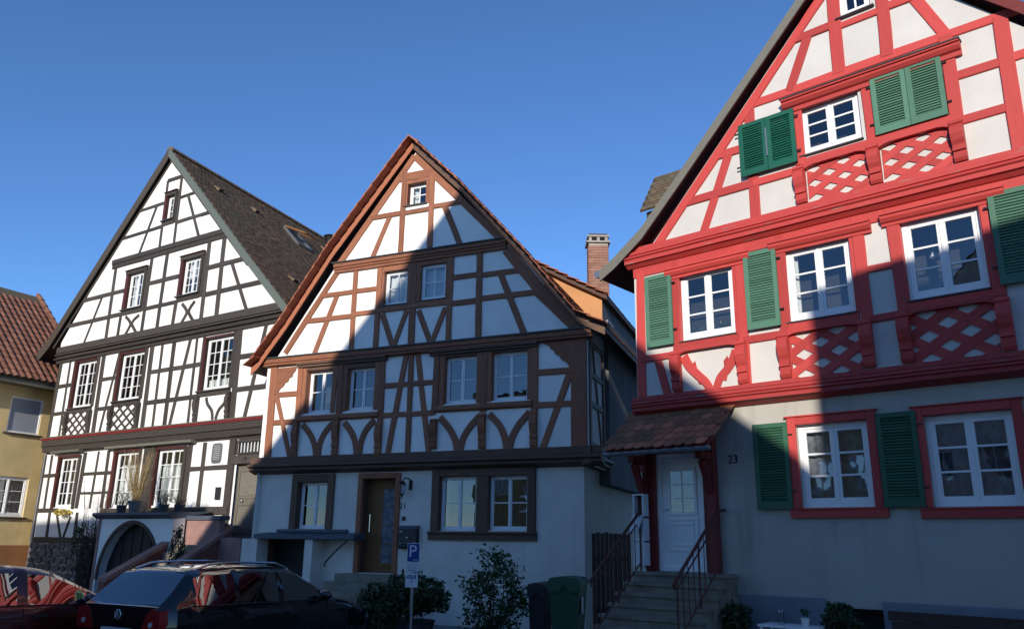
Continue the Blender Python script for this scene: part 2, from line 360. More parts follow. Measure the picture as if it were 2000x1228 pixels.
def lattice(parent, pl, a0, a1, z0, z1, nx, nz, wd, off, mat, th=.02):
    """crossed diagonal strips filling a panel, each strip its own piece"""
    W_, H_ = a1-a0, z1-z0; dx, dz = W_/nx, H_/nz
    for sgn in (1, -1):
        k = -nz
        while k <= nx+nz:
            x0 = a0+dx*k; d = np.array([dx, sgn*dz]); d = d/np.linalg.norm(d); nn = np.array([-d[1], d[0]])*wd/2
            p = np.array([x0, z0 if sgn > 0 else z1]); A = p-d*.5; B = p+d*(W_+H_)*2
            pg = clip([tuple(A-nn), tuple(B-nn), tuple(B+nn), tuple(A+nn)], a0, a1, z0, z1)
            if pg and len(pg) >= 3:
                ar = abs(sum(pg[i][0]*pg[(i+1) % len(pg)][1]-pg[(i+1) % len(pg)][0]*pg[i][1] for i in range(len(pg))))/2
                if ar > .004:
                    g = G(); cnt[0] += 1; g.prism(pl, pg, off, off+th+(.004 if sgn > 0 else 0)+(cnt[0] % 5)*.0006); g.build('lattice_strip', mat, parent)
            k += 1
def wall(parent, name, pl, outline, holes, off, mat, rev=.35, revmat=None):
    """plaster wall sheet with real openings and their reveals"""
    loops = [[Vector((a, z, 0)) for a, z in outline]]+[[Vector((h[0], h[2], 0)), Vector((h[1], h[2], 0)), Vector((h[1], h[3], 0)), Vector((h[0], h[3], 0))] for h in holes]
    flat = [p for l in loops for p in l]; tri = tessellate_polygon(loops); f = []
    for t in tri:
        a, b, c = [flat[i] for i in t]
        cr = (b.x-a.x)*(c.y-a.y)-(c.x-a.x)*(b.y-a.y)
        if abs(cr) < 1e-9: continue
        f.append(tuple(t) if cr > 0 else tuple(reversed(t)))
    v = [pl.W(p.x, p.y, off) for p in flat]
    k = len(outline)
    for h in holes:
        b0 = len(v); r = h[4] if len(h) > 4 else rev
        v += [pl.W(h[0], h[2], off-r), pl.W(h[1], h[2], off-r), pl.W(h[1], h[3], off-r), pl.W(h[0], h[3], off-r)]
        for i in range(4): j = (i+1) % 4; f.append((k+j, k+i, b0+i, b0+j))
        k += 4
    o = mk(name, v, f, mat, parent)
    if revmat:
        o.data.materials.append(MT[revmat])
        for p in o.data.polygons[len(f)-4*len(holes):]: p.material_index = 1
    return o

# ---------------------------------------------------------------- windows, shutters
def quad(pl, tg, pts, off):
    P = [pl.at(*(px(tg, *p) if tg else p), off) for p in pts]
    return ((P[0][0]+P[3][0])/2, (P[1][0]+P[2][0])/2, (P[2][1]+P[3][1])/2, (P[0][1]+P[1][1])/2)
def bar(parent, name, pl, a0, a1, z0, z1, o0, o1, mat):
    g = G(); g.fbox(pl, a0, a1, z0, z1, o0, o1); return g.build(name, mat, parent)
def ring(parent, name, pl, a0, a1, z0, z1, wd, o0, o1, mat, wb=None):
    g = G(); wb = wb or wd; W = pl.W
    O = [(a0, z0), (a1, z0), (a1, z1), (a0, z1)]; I = [(a0+wd, z0+wb), (a1-wd, z0+wb), (a1-wd, z1-wd), (a0+wd, z1-wd)]; c = .006
    Ic = [(a0+wd-c, z0+wb-c), (a1-wd+c, z0+wb-c), (a1-wd+c, z1-wd+c), (a0+wd-c, z1-wd+c)]
    v = [W(*p, o1) for p in O]+[W(*p, o1) for p in Ic]+[W(*p, o1-c) for p in I]+[W(*p, o0) for p in I]+[W(*p, o0) for p in O]; f = []
    for i in range(4):
        j = (i+1) % 4
        for b in (0, 4, 8): f.append((b+i, b+j, b+4+j, b+4+i))
        f.append((16+i, 16+j, j, i)); f.append((12+i, 12+j, 16+j, 16+i))
    g.add(v, f); return g.build(name, mat, parent)
def window(parent, pl, rect, off, sashes=2, cols=1, rows=3, fw=.05, sw=.05, mw=.024, mat='white', curtain=None, cz=(0, 1), ca=((0, 1),), room=.7, label=None):
    """casement window: frame > sashes, muntins, single panes, curtain, dark room behind; front of frame at off"""
    a0, a1, z0, z1 = rect; e = .003
    fr = ring(parent, 'window', pl, a0+e, a1-e, z0+e, z1-e, fw, off-.07, off, mat, fw*1.15)
    if label: fr['label'] = label
    A0, A1, Z0, Z1 = a0+fw-.008, a1-fw+.008, z0+fw*1.15-.008, z1-fw+.008
    wS = (A1-A0)/sashes
    for s_ in range(sashes):
        b0, b1 = A0+wS*s_+.0015, A0+wS*(s_+1)-.0015
        ring(fr, 'sash', pl, b0, b1, Z0+.001, Z1-.001, sw, off-.055, off-.012+.001*s_, mat, sw*1.2)
        c0, c1, y0, y1 = b0+sw, b1-sw, Z0+sw*1.2, Z1-sw
        for k in range(1, cols): x = c0+(c1-c0)*k/cols; bar(fr, 'muntin', pl, x-mw/2, x+mw/2, y0, y1, off-.045, off-.018, mat)
        for k in range(1, rows): z = y0+(y1-y0)*k/rows; bar(fr, 'muntin', pl, c0, c1, z-mw/2, z+mw/2, off-.045, off-.0165, mat)
        for i in range(cols):
            for k in range(rows):
                x0, x1 = c0+(c1-c0)*i/cols, c0+(c1-c0)*(i+1)/cols; q0, q1 = y0+(y1-y0)*k/rows, y0+(y1-y0)*(k+1)/rows
                t = rnd(-.0012, .0012); u = rnd(-.0012, .0012)
                mk('pane', [pl.W(x0, q0, off-.032+t), pl.W(x1, q0, off-.032-t), pl.W(x1, q1, off-.032-t+u), pl.W(x0, q1, off-.032+t+u)], [(0, 1, 2, 3)], 'glass', fr)
    if sashes == 2:
        m = (A0+A1)/2; bar(fr, 'cover_strip', pl, m-.014, m+.014, Z0+.02, Z1-.02, off-.012, off+.004, mat)
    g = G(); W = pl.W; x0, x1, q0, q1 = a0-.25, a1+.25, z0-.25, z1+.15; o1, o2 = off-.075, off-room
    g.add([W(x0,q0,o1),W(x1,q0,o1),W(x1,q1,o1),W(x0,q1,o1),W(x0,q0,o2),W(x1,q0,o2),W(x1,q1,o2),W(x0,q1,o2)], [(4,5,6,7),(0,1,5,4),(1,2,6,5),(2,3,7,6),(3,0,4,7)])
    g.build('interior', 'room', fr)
    if curtain:
        for (f0, f1) in ca:
            c0, c1 = A0+(A1-A0)*f0, A0+(A1-A0)*f1; y0, y1 = z0+(z1-z0)*cz[0], z0+(z1-z0)*cz[1]; n = max(6, int((c1-c0)/.03)); v = []; f = []
            for i in range(n+1):
                x = c0+(c1-c0)*i/n; o = off-.14+.018*math.sin(i*1.25)+rnd(-.006, .006)
                v += [W(x, y0+rnd(0, .006), o), W(x, y1, o)]
            for i in range(n): f.append((2*i, 2*i+2, 2*i+3, 2*i+1))
            mk('curtain', v, f, curtain, fr, smooth=True)
    return rect
def shutter(parent, pl, rect, off, mat, nsl=None, th=.042, pitch=.042, hinge=1, tilt=0.):
    a0, a1, z0, z1 = rect; st = .075
    fr = ring(parent, 'shutter', pl, a0, a1, z0, z1, st, off, off+th, mat, .11)
    y0, y1 = z0+.11, z1-st; n = max(4, int((y1-y0)/pitch)); first = None; root = rootloc(parent)
    for k in range(n):
        z = y0+(y1-y0)*(k+.5)/n; p = np.array(pl.W((a0+a1)/2, z, off+th*.5))-root
        if first is None:
            h = (a1-a0)/2-st+.004; g = G(); d = .030; s_ = .008
            # slat tilted: outer edge low
            pts = [(-.016, .017), (-.011, .021), (.016, -.016), (.011, -.021)]
            v = [np.array(pl.W(sx*h, dz, do))-np.array(pl.W(0, 0, 0)) for sx in (-1, 1) for do, dz in pts]
            g.add(v, [(0,1,2,3)[::-1], (4,5,6,7), (0,4,5,1), (1,5,6,2), (2,6,7,3), (3,7,4,0)], [((i//4)*2*h, (i % 4)*.02) for i in range(8)])
            first = mk('slat', np.array(g.v)+root, g.f, mat, fr, g.uv); first.location = Vector(p)
        else:
            copyof(first, fr, Matrix.Translation(Vector(p)))
    for zz in (z0+.2*(z1-z0), z0+.85*(z1-z0)):
        x = a1 if hinge > 0 else a0; g = G(); g.fbox(pl, x-.02 if hinge > 0 else x-.07, x+.07 if hinge > 0 else x+.02, zz-.012, zz+.012, off+.01, off+.03); g.build('hinge', 'black', fr)
    return fr
# ---------------------------------------------------------------- roofs
def tile_field(g, E0, R0_, dvec, depth, tw, tc, th, jit=.006):
    """overlapping tiles from eave edge E0 to upper edge R0_, running back along dvec"""
    E0 = np.array(E0); R0_ = np.array(R0_); up = R0_-E0; ls = np.linalg.norm(up); up = up/ls; dv = np.array(dvec)
    nn = np.cross(up, dv); nn /= np.linalg.norm(nn)
    if nn[2] < 0: nn = -nn
    nc = max(1, int(round(ls/tc))); tc = ls/nc; nw = int(depth/tw)
    for k in range(nc):
        for i in range(nw):
            x = (i+(.5 if k % 2 else 0))*tw+rnd(-jit, jit); s0 = k*tc+rnd(-jit, jit); s1 = s0+tc*1.12; w_ = tw*.97; l = th*(1.05+rnd(0, .35))
            b = E0+dv*x+up*s0; c = E0+dv*x+up*min(s1, ls+.02)
            lo = nn*l; hi = nn*(th*.25)
            m = b+dv*w_*.5-up*tc*.12
            v = [b+lo, m+lo, b+dv*w_+lo, c+dv*w_+hi, c+hi, b, m, b+dv*w_]
            g.add(v, [(0, 1, 2, 3, 4), (0, 5, 6, 1), (1, 6, 7, 2), (0, 4, 5), (2, 7, 3)])
def roof(parent, pl, line, df, depth, rdir, th, deckmat, segs, tilemat, tw=.18, tc=.16, tth=.018, back=None):
    """line: (a,z) outline left eave -> ridge -> right eave (top of deck)"""
    n = len(line); fr = [np.array(pl.W(a, z, df)) for a, z in line]; rd = np.array([rdir[0], rdir[1], 0])
    bk = [p+rd*depth for p in fr]; dn = np.array([0, 0, -th])
    v = fr+bk+[p+dn for p in fr]+[p+dn for p in bk]; f = []; uv = []
    t = 0
    for q in range(4):
        t = 0
        for i in range(n):
            if i: t += np.linalg.norm(fr[i]-fr[i-1])
            uv.append((depth*(q % 2), t))
    for i in range(n-1):
        f += [(i, i+1, n+i+1, n+i), (2*n+i+1, 2*n+i, 3*n+i, 3*n+i+1), (i, 2*n+i, 2*n+i+1, i+1), (n+i, n+i+1, 3*n+i+1, 3*n+i)]
    f += [(0, n, 3*n, 2*n), (n-1, 3*n-1, 4*n-1, 2*n-1)]
    rf = mk('roof', v, f, deckmat, parent, uv)
    g = G()
    for i in segs:
        A, B = (fr[i], fr[i+1]) if line[i][1] < line[i+1][1] else (fr[i+1], fr[i])
        tile_field(g, A, B, rd, depth, tw, tc, tth)
    if segs: tag(g.build('roof_tiles', tilemat, rf), kind='stuff')
    # ridge tiles
    j = max(range(n), key=lambda i: line[i][1]); R_ = fr[j]; s_ = 0; first = None; root = rootloc(parent)
    while s_ < depth-.3:
        if first is None:
            h = G(); e = np.array([-rd[1], rd[0], 0]); 
            pr = [(-.14, -.10), (-.09, .0), (0, .045), (.09, .0), (.14, -.10)]
            v = [e*x+np.array([0, 0, z])+rd*d for d, k in ((0, 1.08), (.38, .95)) for x, z in [(x*k, z*k) for x, z in pr]]
            h.add(v, [(0,1,6,5),(1,2,7,6),(2,3,8,7),(3,4,9,8),(4,3,2,1,0)])
            first = mk('ridge_tile', np.array(h.v)+root, h.f, tilemat, rf, h.uv); first.location = Vector(R_-root+np.array([0, 0, .05]))
        else: copyof(first, rf, Matrix.Translation(Vector(R_-root+rd*s_+np.array([0, 0, .05+rnd(-.006, .006)]))))
        s_ += .34
    return rf
def barge(parent, pl, line, i0, i1, df, hgt, mat, name='barge_board', up=.03, wd=.03):
    g = G(); P = line[i0:i1+1]
    g.prism(pl, [(a, z+up) for a, z in P]+[(a, z+up-hgt) for a, z in reversed(P)], df, df+wd); return g.build(name, mat, parent)
def lev(pl, off, *pts): return sum(pl.at(*p, off)[1] for p in pts)/len(pts)
def text_mesh(s, size, depth=.004):
    cu = bpy.data.curves.new('lettering', 'FONT'); cu.body = s; cu.size = size; cu.extrude = depth; cu.align_x = 'CENTER'; cu.align_y = 'CENTER'
    o = bpy.data.objects.new('lettering', cu); col.objects.link(o); dg = bpy.context.evaluated_depsgraph_get()
    me = bpy.data.meshes.new_from_object(o.evaluated_get(dg)); bpy.data.objects.remove(o); bpy.data.curves.remove(cu); return me
def lettering(parent, name, s, pl, a, z, off, size, mat, bold=1.0, cls=None):
    me = text_mesh(s, size); me.materials.clear(); me.materials.append(MT[mat]); me.name = name
    o = bpy.data.objects.new(name, me); col.objects.link(o); u = pl.u; n = pl.n; p = np.array(pl.W(a, z, off))
    if parent is not None: p = p-rootloc(parent); o.parent = parent
    o.matrix_local = Matrix(((u[0]*bold, 0, n[0], p[0]), (u[1]*bold, 0, n[1], p[1]), (0, 1, 0, p[2]), (0, 0, 0, 1))); return o
def at_a(pl, x, y, a):
    """pixel ray met with the plane a = const (perpendicular to the facade): (off, z)"""
    d = ray(x, y); t = (pl.o@pl.u+a)/(d@pl.u); q = d*t; return float((q-pl.o)@pl.n), float(q[2]+H)
# ================================================================ ground
g = G(); g.add([(-400, -400, -.02), (400, -400, -.02), (400, 600, -.02), (-400, 600, -.02)], [(0, 1, 2, 3)]); tag(g.build('ground', 'asphalt'), kind='structure')
# pavement with a kerb along the houses
pv = [PL.W(-11.5, 0, 1.6)[:2], PM.W(-8.7, 0, 2.6)[:2], PM.W(.5, 0, 2.6)[:2], PR.W(-.3, 0, 3.0)[:2], PR.W(12, 0, 3.0)[:2]]
bkp = [PL.W(-11.5, 0, -3)[:2], PM.W(-8.7, 0, -3)[:2], PM.W(.5, 0, -3)[:2], PR.W(3, 0, -3)[:2], PR.W(12, 0, -3)[:2]]
n = len(pv); v = [(x, y, .10) for x, y in pv]+[(x, y, .10) for x, y in bkp]+[(x, y, -.05) for x, y in pv]
tag(mk('pavement', v, [(i, i+1, n+i+1, n+i) for i in range(n-1)]+[(2*n+i, 2*n+i+1, i+1, i) for i in range(n-1)], 'paving'), kind='structure')

# ================================================================ left house (black and white)
G1, F1, K1 = 0., .08, .16
hl = thing('half_timbered_house', PL.W(-5.5, 0, -3), 'tall white half-timbered house with blackish beams and brown tiled roof', 'house')
hl_a0, hl_a1 = PL.at(107, 780, F1)[0]-.06, .28
zK0 = lev(PL, K1, (125, 680), (300, 641.5), (528, 594)); zK1 = lev(PL, F1, (113.3, 703.8), (307, 666), (481, 628.6))
zR0 = lev(PL, F1, (88.6, 856), (360, 829), (519, 811.8)); zR1 = lev(PL, G1, (86, 889), (330, 868))
zB = lev(PL, G1, (61.4, 1056), (192, 1057.6))
rl = [PL.at(x, y, .30) for x, y in ((65, 702), (99, 660), (228, 456), (332, 291), (400, 382), (480, 492), (567, 606))]
print('L', hl_a0, zB, zR1, zR0, zK1, zK0, rl)
roof(hl, PL, rl, .30, 15, (math.sin(rad(22.1)), math.cos(rad(22.1))), .14, 'soffL', [3, 4, 5], 'tileL', .17, .16, .024)
barge(hl, PL, rl, 0, 3, .30, .40, 'bargeB'); barge(hl, PL, rl, 3, 6, .302, .30, 'bargeG')
W_L = {}
def wl(key, tg, pts, off, **k):
    r = quad(PL, tg, pts, off-.06); W_L[key] = r; window(hl, PL, r, off-.06, fw=.045, sw=.04, mw=.02, **k); return r
rec = []
k3 = [wl('top', 'A', [(1015, 385), (1065, 375), (1050, 515), (1005, 525)], K1, sashes=1, cols=2, rows=3),
      wl('g1', 'A', [(790, 850), (885, 830), (855, 1040), (760, 1060)], K1, cols=2, rows=3, curtain='curtain', ca=((0, .3), (.7, 1))),
      wl('g2', 'B', [(197, 705), (303, 680), (280, 895), (172, 915)], K1, cols=2, rows=4, curtain='curtain', cz=(.5, 1))]
k2 = [wl('f1', 'C', [(600, 265), (750, 240), (690, 590), (545, 605)], F1, cols=2, rows=4), wl('f2', 'C', [(935, 200), (1110, 180), (1050, 525), (880, 560)], F1, cols=2, rows=4),
      wl('f3', 'D', [(610, 180), (825, 140), (780, 560), (560, 590)], F1, cols=2, rows=4, curtain='curtain', cz=(0, .22))]
q1 = [(123.7, 895), (165.4, 891), (139, 989), (106.8, 992)]
k1 = [wl('e1', None, q1, G1, cols=2, rows=4), wl('e2', None, [(230.5, 885), (277, 881), (262, 990), (219, 992)], G1, cols=2, rows=4, curtain='curtain', cz=(0, .78)),
      wl('e3', None, [(312.7, 877.9), (364, 876), (353, 986.6), (300.5, 986.6)], G1, cols=2, rows=4, curtain='curtain', cz=(0, .75))]
def under(line, drop, a): 
    for (a0, z0), (a1, z1) in zip(line, line[1:]):
        if a0 <= a <= a1: return z0+(z1-z0)*(a-a0)/(a1-a0)-drop
apx = rl[3]; zcT = lev(PL, K1, (228, 507.6), (400, 462), (430, 451))
wall(hl, 'gable_wall', PL, [(hl_a0+.02, zK0-.12), (hl_a1-.02, zK0-.12)]+[(a-.03, z-.22) for a, z in reversed(rl[2:5])][0:0]+[(min(rl[5][0], hl_a1-.02), rl[5][1]-.2), (rl[4][0], rl[4][1]-.2), (apx[0], apx[1]-.2), (rl[2][0], rl[2][1]-.2), (max(rl[1][0], hl_a0+.02), rl[1][1]-.2)], k3, K1, 'wallL', revmat='timL')
wall(hl, 'upper_wall', PL, [(hl_a0, zR0-.2), (hl_a1, zR0-.2), (hl_a1, zK1+.03), (hl_a0, zK1+.03)], k2, F1, 'wallL', revmat='timL')
dl_ = PL.at(453, 950, 0)[0]+.1
wall(hl, 'ground_wall', PL, [(hl_a0, zB-.1), (dl_, zB-.1), (dl_, zR1+.02), (hl_a0, zR1+.02)], k1, G1, 'wallL', revmat='timL')
# side and back walls
rdl = np.array([math.sin(rad(22.1)), math.cos(rad(22.1)), 0])
def sidewall(parent, pl, a, off, z0, z1, rd, depth, mat, name='side_wall'):
    p = np.array(pl.W(a, 0, off)); q = p+np.array(rd)*depth
    return mk(name, [(p[0], p[1], z0), (q[0], q[1], z0), (q[0], q[1], z1), (p[0], p[1], z1)], [(0, 1, 2, 3)], mat, parent)
sidewall(hl, PL, hl_a0, F1, 0, zK1+.3, rdl, 14, 'wallL'); sidewall(hl, PL, hl_a1, F1, 0, zK1+.3, rdl, 14, 'wallL')
timbers(hl, PL, '''
r A 992 286 1102 258 .13
p A 1000 300 958 690 .10
p A 1083 280 1045 660 .10
r A 900 442 985 421 .10
r B 160 320 255 294 .10
r A 805 607 968 562 .11
r A 1060 530 1228 484 .11
r B 285 427 330 414 .11
b A 938 440 830 728 .09
b A 1128 375 1190 622 .10
p A 690 822 633 1235 .14
p A 728 1060 703 1215 .12
p A 905 785 845 1195 .13
p A 1000 735 937 1180 .14
p A 1057 1005 1028 1160 .13
p B 332 615 280 1065 .15
p B 418 585 378 1040 .16
r A 560 990 740 942 .13
r A 895 898 1070 858 .13
r B 320 748 530 690 .14
r A 460 1143 725 1085 .13
r A 860 1052 1048 1014 .13
r B 295 912 625 828 .14
b X 199 579 162 672 .09
b B 470 725 557 1005 .12
''', K1, 'timL', extra=[((rl[1][0], rl[1][1]-.30), (rl[3][0], rl[3][1]-.30), 1.2), ((rl[3][0], rl[3][1]-.30), (rl[6][0], rl[6][1]-.30), 1.2), ((-12, zcT), (1, zcT), .25), ((-12, zcT-.28), (1, zcT-.28), .25), ((-12, zK0), (1, zK0), .3)])
# rake timbers of the gable
for i0, i1 in ((1, 3), (3, 5)):
    L_ = rl[i0:i1+1]; beam(hl, 'rafter', PL, (L_[0][0]+(.05 if i0 == 1 else 0), L_[0][1]-.33), (L_[-1][0], L_[-1][1]-.33), .12, K1, .034, 'timL')
# collar beam in two steps
zc = lev(PL, K1, (228, 507.6), (400, 462), (430, 451)); zc0 = lev(PL, K1, (226, 522), (440, 465))
la, ra = PL.at(224, 516, K1)[0]-.05, PL.at(441, 456, K1)[0]+.12
mould(hl, 'collar_beam', PL, la, ra, [(K1, zc+.02), (K1+.07, zc+.02), (K1+.075, zc-.13), (K1+.045, zc-.15), (K1+.045, zc-.27), (K1, zc-.29)], 'timL')
# window surrounds gable
for key, mt in (('top', 'maroon'), ('g1', 'maroon'), ('g2', 'maroon')):
    a0, a1, z0, z1 = W_L[key]; w_ = .13 if key != 'top' else .09
    bar(hl, 'window_jamb', PL, a0-w_, a0, z0-.02, z1+.03, K1-.05, K1+.052, 'maroon'); bar(hl, 'window_jamb', PL, a1, a1+w_*.7, z0-.02, z1+.03, K1-.05, K1+.050, 'timL'); bar(hl, 'window_jamb', PL, a1+w_*.7, a1+w_*1.5, z0-.18, z1+.09, K1-.05, K1+.0235, 'timL')
    bar(hl, 'lintel', PL, a0-w_-.02, a1+w_, z1+.001, z1+.10, K1-.05, K1+.062, 'timL'); mould(hl, 'drip_ledge', PL, a0-w_-.03, a1+w_+.01, [(K1, z1+.155), (K1+.10, z1+.14), (K1+.10, z1+.115), (K1, z1+.10)], 'maroon')
    mould(hl, 'sill', PL, a0-w_-.03, a1+w_*.6, [(K1-.06, z0+.005), (K1+.10, z0-.015), (K1+.10, z0-.05), (K1, z0-.06)], 'sill')
    bar(hl, 'rail', PL, a0-w_, a1+w_*.7, z0-.19, z0-.062, K1, K1+.036, 'timL')
for tg, c in (('A', [(752, 1100), (772, 1122), (780, 1145), (770, 1170), (745, 1214)]), ('A', [(832, 1090), (800, 1120), (790, 1145), (798, 1165), (815, 1197)]), ('B', [(170, 962), (190, 990), (197, 1012), (188, 1035), (160, 1084)]), ('B', [(245, 946), (218, 985), (209, 1008), (216, 1030), (238, 1068)])):
    curvedpx(hl, 'cross_brace', PL, tg, c, .10, K1, .022, 'timL')
# gable base beams
aL, aR = hl_a0-.14, PL.at(556, 612, K1)[0]
mould(hl, 'jetty_beam', PL, aL+.06, aR, [(F1, zK0+.01), (K1+.06, zK0+.01), (K1+.065, zK0-.20), (K1+.03, zK0-.215), (K1+.10, zK0-.25), (K1+.10, zK0-.29), (K1+.02, zK0-.31), (K1+.02, zK1+.03), (F1, zK1)], 'timL')
mould(hl, 'ledge', PL, aL, aR, [(F1, zK1+.0), (F1+.16, zK1-.0), (F1+.15, zK1-.05), (F1+.07, zK1-.06), (F1+.06, zK1-.16), (F1, zK1-.18)], 'timL')
# upper storey
timbers(hl, PL, '''
p C 458 270 356 830 .15
p C 512 270 450 818 .09
p C 775 222 692 800 .19
p C 1130 155 1072 745 .18
p D 212 240 170 872 .09
p D 325 215 245 868 .16
p D 478 185 465 838 .08
p D 850 108 790 802 .19
b C 890 205 740 785 .09
b D 450 195 288 855 .12
b D 1062 60 888 792 .13
r C 435 440 552 424 .12
r C 768 388 888 366 .12
r C 1130 332 1200 318 .12
r D 135 440 548 365 .13
r D 855 316 1180 258 .14
r C 400 652 525 626 .12
r C 730 612 852 590 .12
r D 105 686 505 624 .13
r D 820 585 1180 520 .14
''', F1, 'timL', extra=[((-12, zK1-.1), (1, zK1-.1), .25), ((-12, zR0), (1, zR0), .25)])
beam(hl, 'post', PL, (hl_a1-.12, zR0), (hl_a1-.12, zK1), .2, F1, .034, 'timL')
for key in ('f1', 'f2', 'f3'):
    a0, a1, z0, z1 = W_L[key]
    bar(hl, 'window_jamb', PL, a0-.15, a0-.085, z0-.10, z1+.10, F1, F1+.05, 'timL'); bar(hl, 'window_jamb', PL, a0-.084, a0, z0-.02, z1+.05, F1-.05, F1+.045, 'maroon'); bar(hl, 'window_jamb', PL, a1+.001, a1+.16, z0-.02, z1+.10, F1-.05, F1+.0245, 'timL')
    bar(hl, 'lintel', PL, a0-.1, a1+.03, z1+.001, z1+.06, F1-.05, F1+.046, 'maroon')
    mould(hl, 'sill', PL, a0-.15, a1+.1, [(F1-.05, z0), (F1+.10, z0-.012), (F1+.10, z0-.05), (F1+.04, z0-.06), (F1+.04, z0-.17), (F1, z0-.17)], 'timL')
    for a in (a0-.10, a1+.09): console(hl, PL, a, z0-.14, zR0+.02, F1+.02, .15, 'timL', .12)
    if key != 'f3': lattice(hl, PL, a0-.02, a1+.02, zR0+.01, z0-.17, 3, 2.5, .065, F1, 'timL')
curvedpx(hl, 'carved_brace', PL, 'D', [(582, 640), (592, 690), (625, 745), (630, 812)], .09, F1, .025, 'timL')
curvedpx(hl, 'carved_brace', PL, 'D', [(748, 622), (728, 680), (680, 740), (655, 812)], .09, F1, .025, 'timL')
# storey cornice with red line
mould(hl, 'cornice', PL, aL, aR-.1, [(F1, zR0+.02), (F1+.16, zR0+.01), (F1+.15, zR0-.02)], 'olive')
mould(hl, 'red_moulding', PL, aL+.01, aR-.1, [(F1+.10, zR0-.02), (F1+.145, zR0-.022), (F1+.15, zR0-.045), (F1+.125, zR0-.055), (F1+.13, zR0-.085), (F1+.08, zR0-.095)], 'redline')
mould(hl, 'jetty_beam', PL, aL+.03, aR-.1, [(G1, zR0-.09), (F1+.10, zR0-.09), (F1+.105, zR0-.28), (F1+.06, zR0-.30), (F1+.03, zR1+.08), (G1+.02, zR1+.06), (G1, zR1)], 'timL')
mould(hl, 'ledge', PL, PL.at(110, 885, G1)[0], PL.at(166, 878, 0)[0], [(G1, zR1+.09), (F1+.13, zR1+.07), (F1+.13, zR1-.0), (G1, zR1-.03)], 'olive')
mould(hl, 'ledge', PL, PL.at(216, 876, G1)[0], PL.at(386, 855, 0)[0], [(G1, zR1+.09), (F1+.13, zR1+.07), (F1+.13, zR1-.0), (G1, zR1-.03)], 'olive')
timbers(hl, PL, '''
p X 88.6 889 61.4 1052 .15
p X 100 889 87 995 .08
p X 169 886 145 992 .17
p X 195 884 171 992 .08
p X 211 882 197.6 992 .13
p X 371.4 872 356.7 988 .19
p X 400.7 862 386 988 .14
r X 160 925.5 222 922 .10
r X 160 963 216 960 .07
r X 371 915.7 448 911 .12
r X 80 929 114 927 .11
r X 68 997 112 995 .13
r X 64 1054 192 1055 .18
p X 96 1000 90 1052 .12
b X 111 1010 117 1052 .10
b X 137 1008 121 1052 .10
p X 149 1000 145 1052 .12
''', G1, 'timL', extra=[((-12, zR1-.02), (1, zR1-.02), .25), ((-12, zB), (1, zB), .2)])
for key in ('e1', 'e2', 'e3'):
    a0, a1, z0, z1 = W_L[key]
    bar(hl, 'window_jamb', PL, a0-.11, a0, z0-.05, z1+.05, -.05, .05, 'maroon'); bar(hl, 'window_jamb', PL, a1, a1+.12, z0-.05, z1+.05, -.05, .0455, 'timL'); bar(hl, 'lintel', PL, a0-.12, a1+.06, z1+.001, z1+.07, -.05, .055, 'maroon')
zS = lev(PL, 0, (300, 992)); mould(hl, 'sill_beam', PL, PL.at(200, 995, 0)[0], dl_-.1, [(0, zS+.02), (.09, zS), (.09, zS-.18), (0, zS-.19)], 'timL')
bar(hl, 'post', PL, PL.at(277, 930, 0)[0]+.02, PL.at(303, 930, 0)[0]-.05, zS, zR1, 0, .055, 'timL')
# entrance
dz0, dz1 = PL.at(480, 1030, 0)[1]-.25, PL.at(480, 907, 0)[1]
dA, dB = PL.at(454, 960, 0)[0], hl_a1-.1
bar(hl, 'door_post', PL, dA-.26, dA-.02, dz0, zR1, -.1, .06, 'timL')
door = bar(hl, 'door', PL, dA, dB, dz0, dz1, -.16, -.10, 'doorG')
wd_ = dB-dA
for z0, z1 in ((dz0+.12, dz0+.85), (dz0+1.0, dz1-.12)):
    ring(door, 'panel', PL, dA+.10, dA+.10+wd_*.62, z0, z1, .04, -.10, -.075, 'doorG'); bar(door, 'panel', PL, dA+.17, dA+.03+wd_*.62, z0+.07, z1-.07, -.10, -.085, 'doorG')
g = G(); g.ellipsoid(PL.W(dA+.33, dz0+.93, -.05), (.035, .035, .035)); g.build('knob', 'chrome', door, smooth=True)
lint = mould(hl, 'lintel', PL, dA-.05, dB+.1, [(-.1, dz1+.26), (.05, dz1+.26), (.07, dz1+.03), (-.1, dz1)], 'timL')
lettering(lint, 'house_number', '19', PL, dA+.42, dz1+.13, .066, .19, 'number')
tw0, tw1 = dz1+.28, zR1-.05
tr = ring(hl, 'transom_window', PL, dA, dB+.05, tw0, tw1, .05, -.08, .02, 'timL')
bar(tr, 'interior', PL, dA+.02, dB, tw0+.02, tw1-.02, -.2, -.16, 'room')
mk('pane', [PL.W(dA+.05, tw0+.05, -.05), PL.W(dB, tw0+.05, -.05), PL.W(dB, tw1-.05, -.05), PL.W(dA+.05, tw1-.05, -.05)], [(0, 1, 2, 3)], 'glass', tr)
for k in range(6): x = dA+.14+k*.13; bar(tr, 'grille_bar', PL, x, x+.022, tw0+.05, tw1-.05, -.03, -.01, 'white2')
bar(hl, 'door_frame', PL, hl_a1-.1, hl_a1+.02, dz0, zR1, -.1, .04, 'timL')
bar(hl, 'transom_wall', PL, dl_-.15, hl_a1, tw1, zR1+.02, -.08, 0.0, 'timL')
bar(hl, 'intercom', PL, PL.at(423, 960, 0)[0], PL.at(432, 960, 0)[0], lev(PL, 0, (428, 975)), lev(PL, 0, (428, 951)), 0, .05, 'dark')
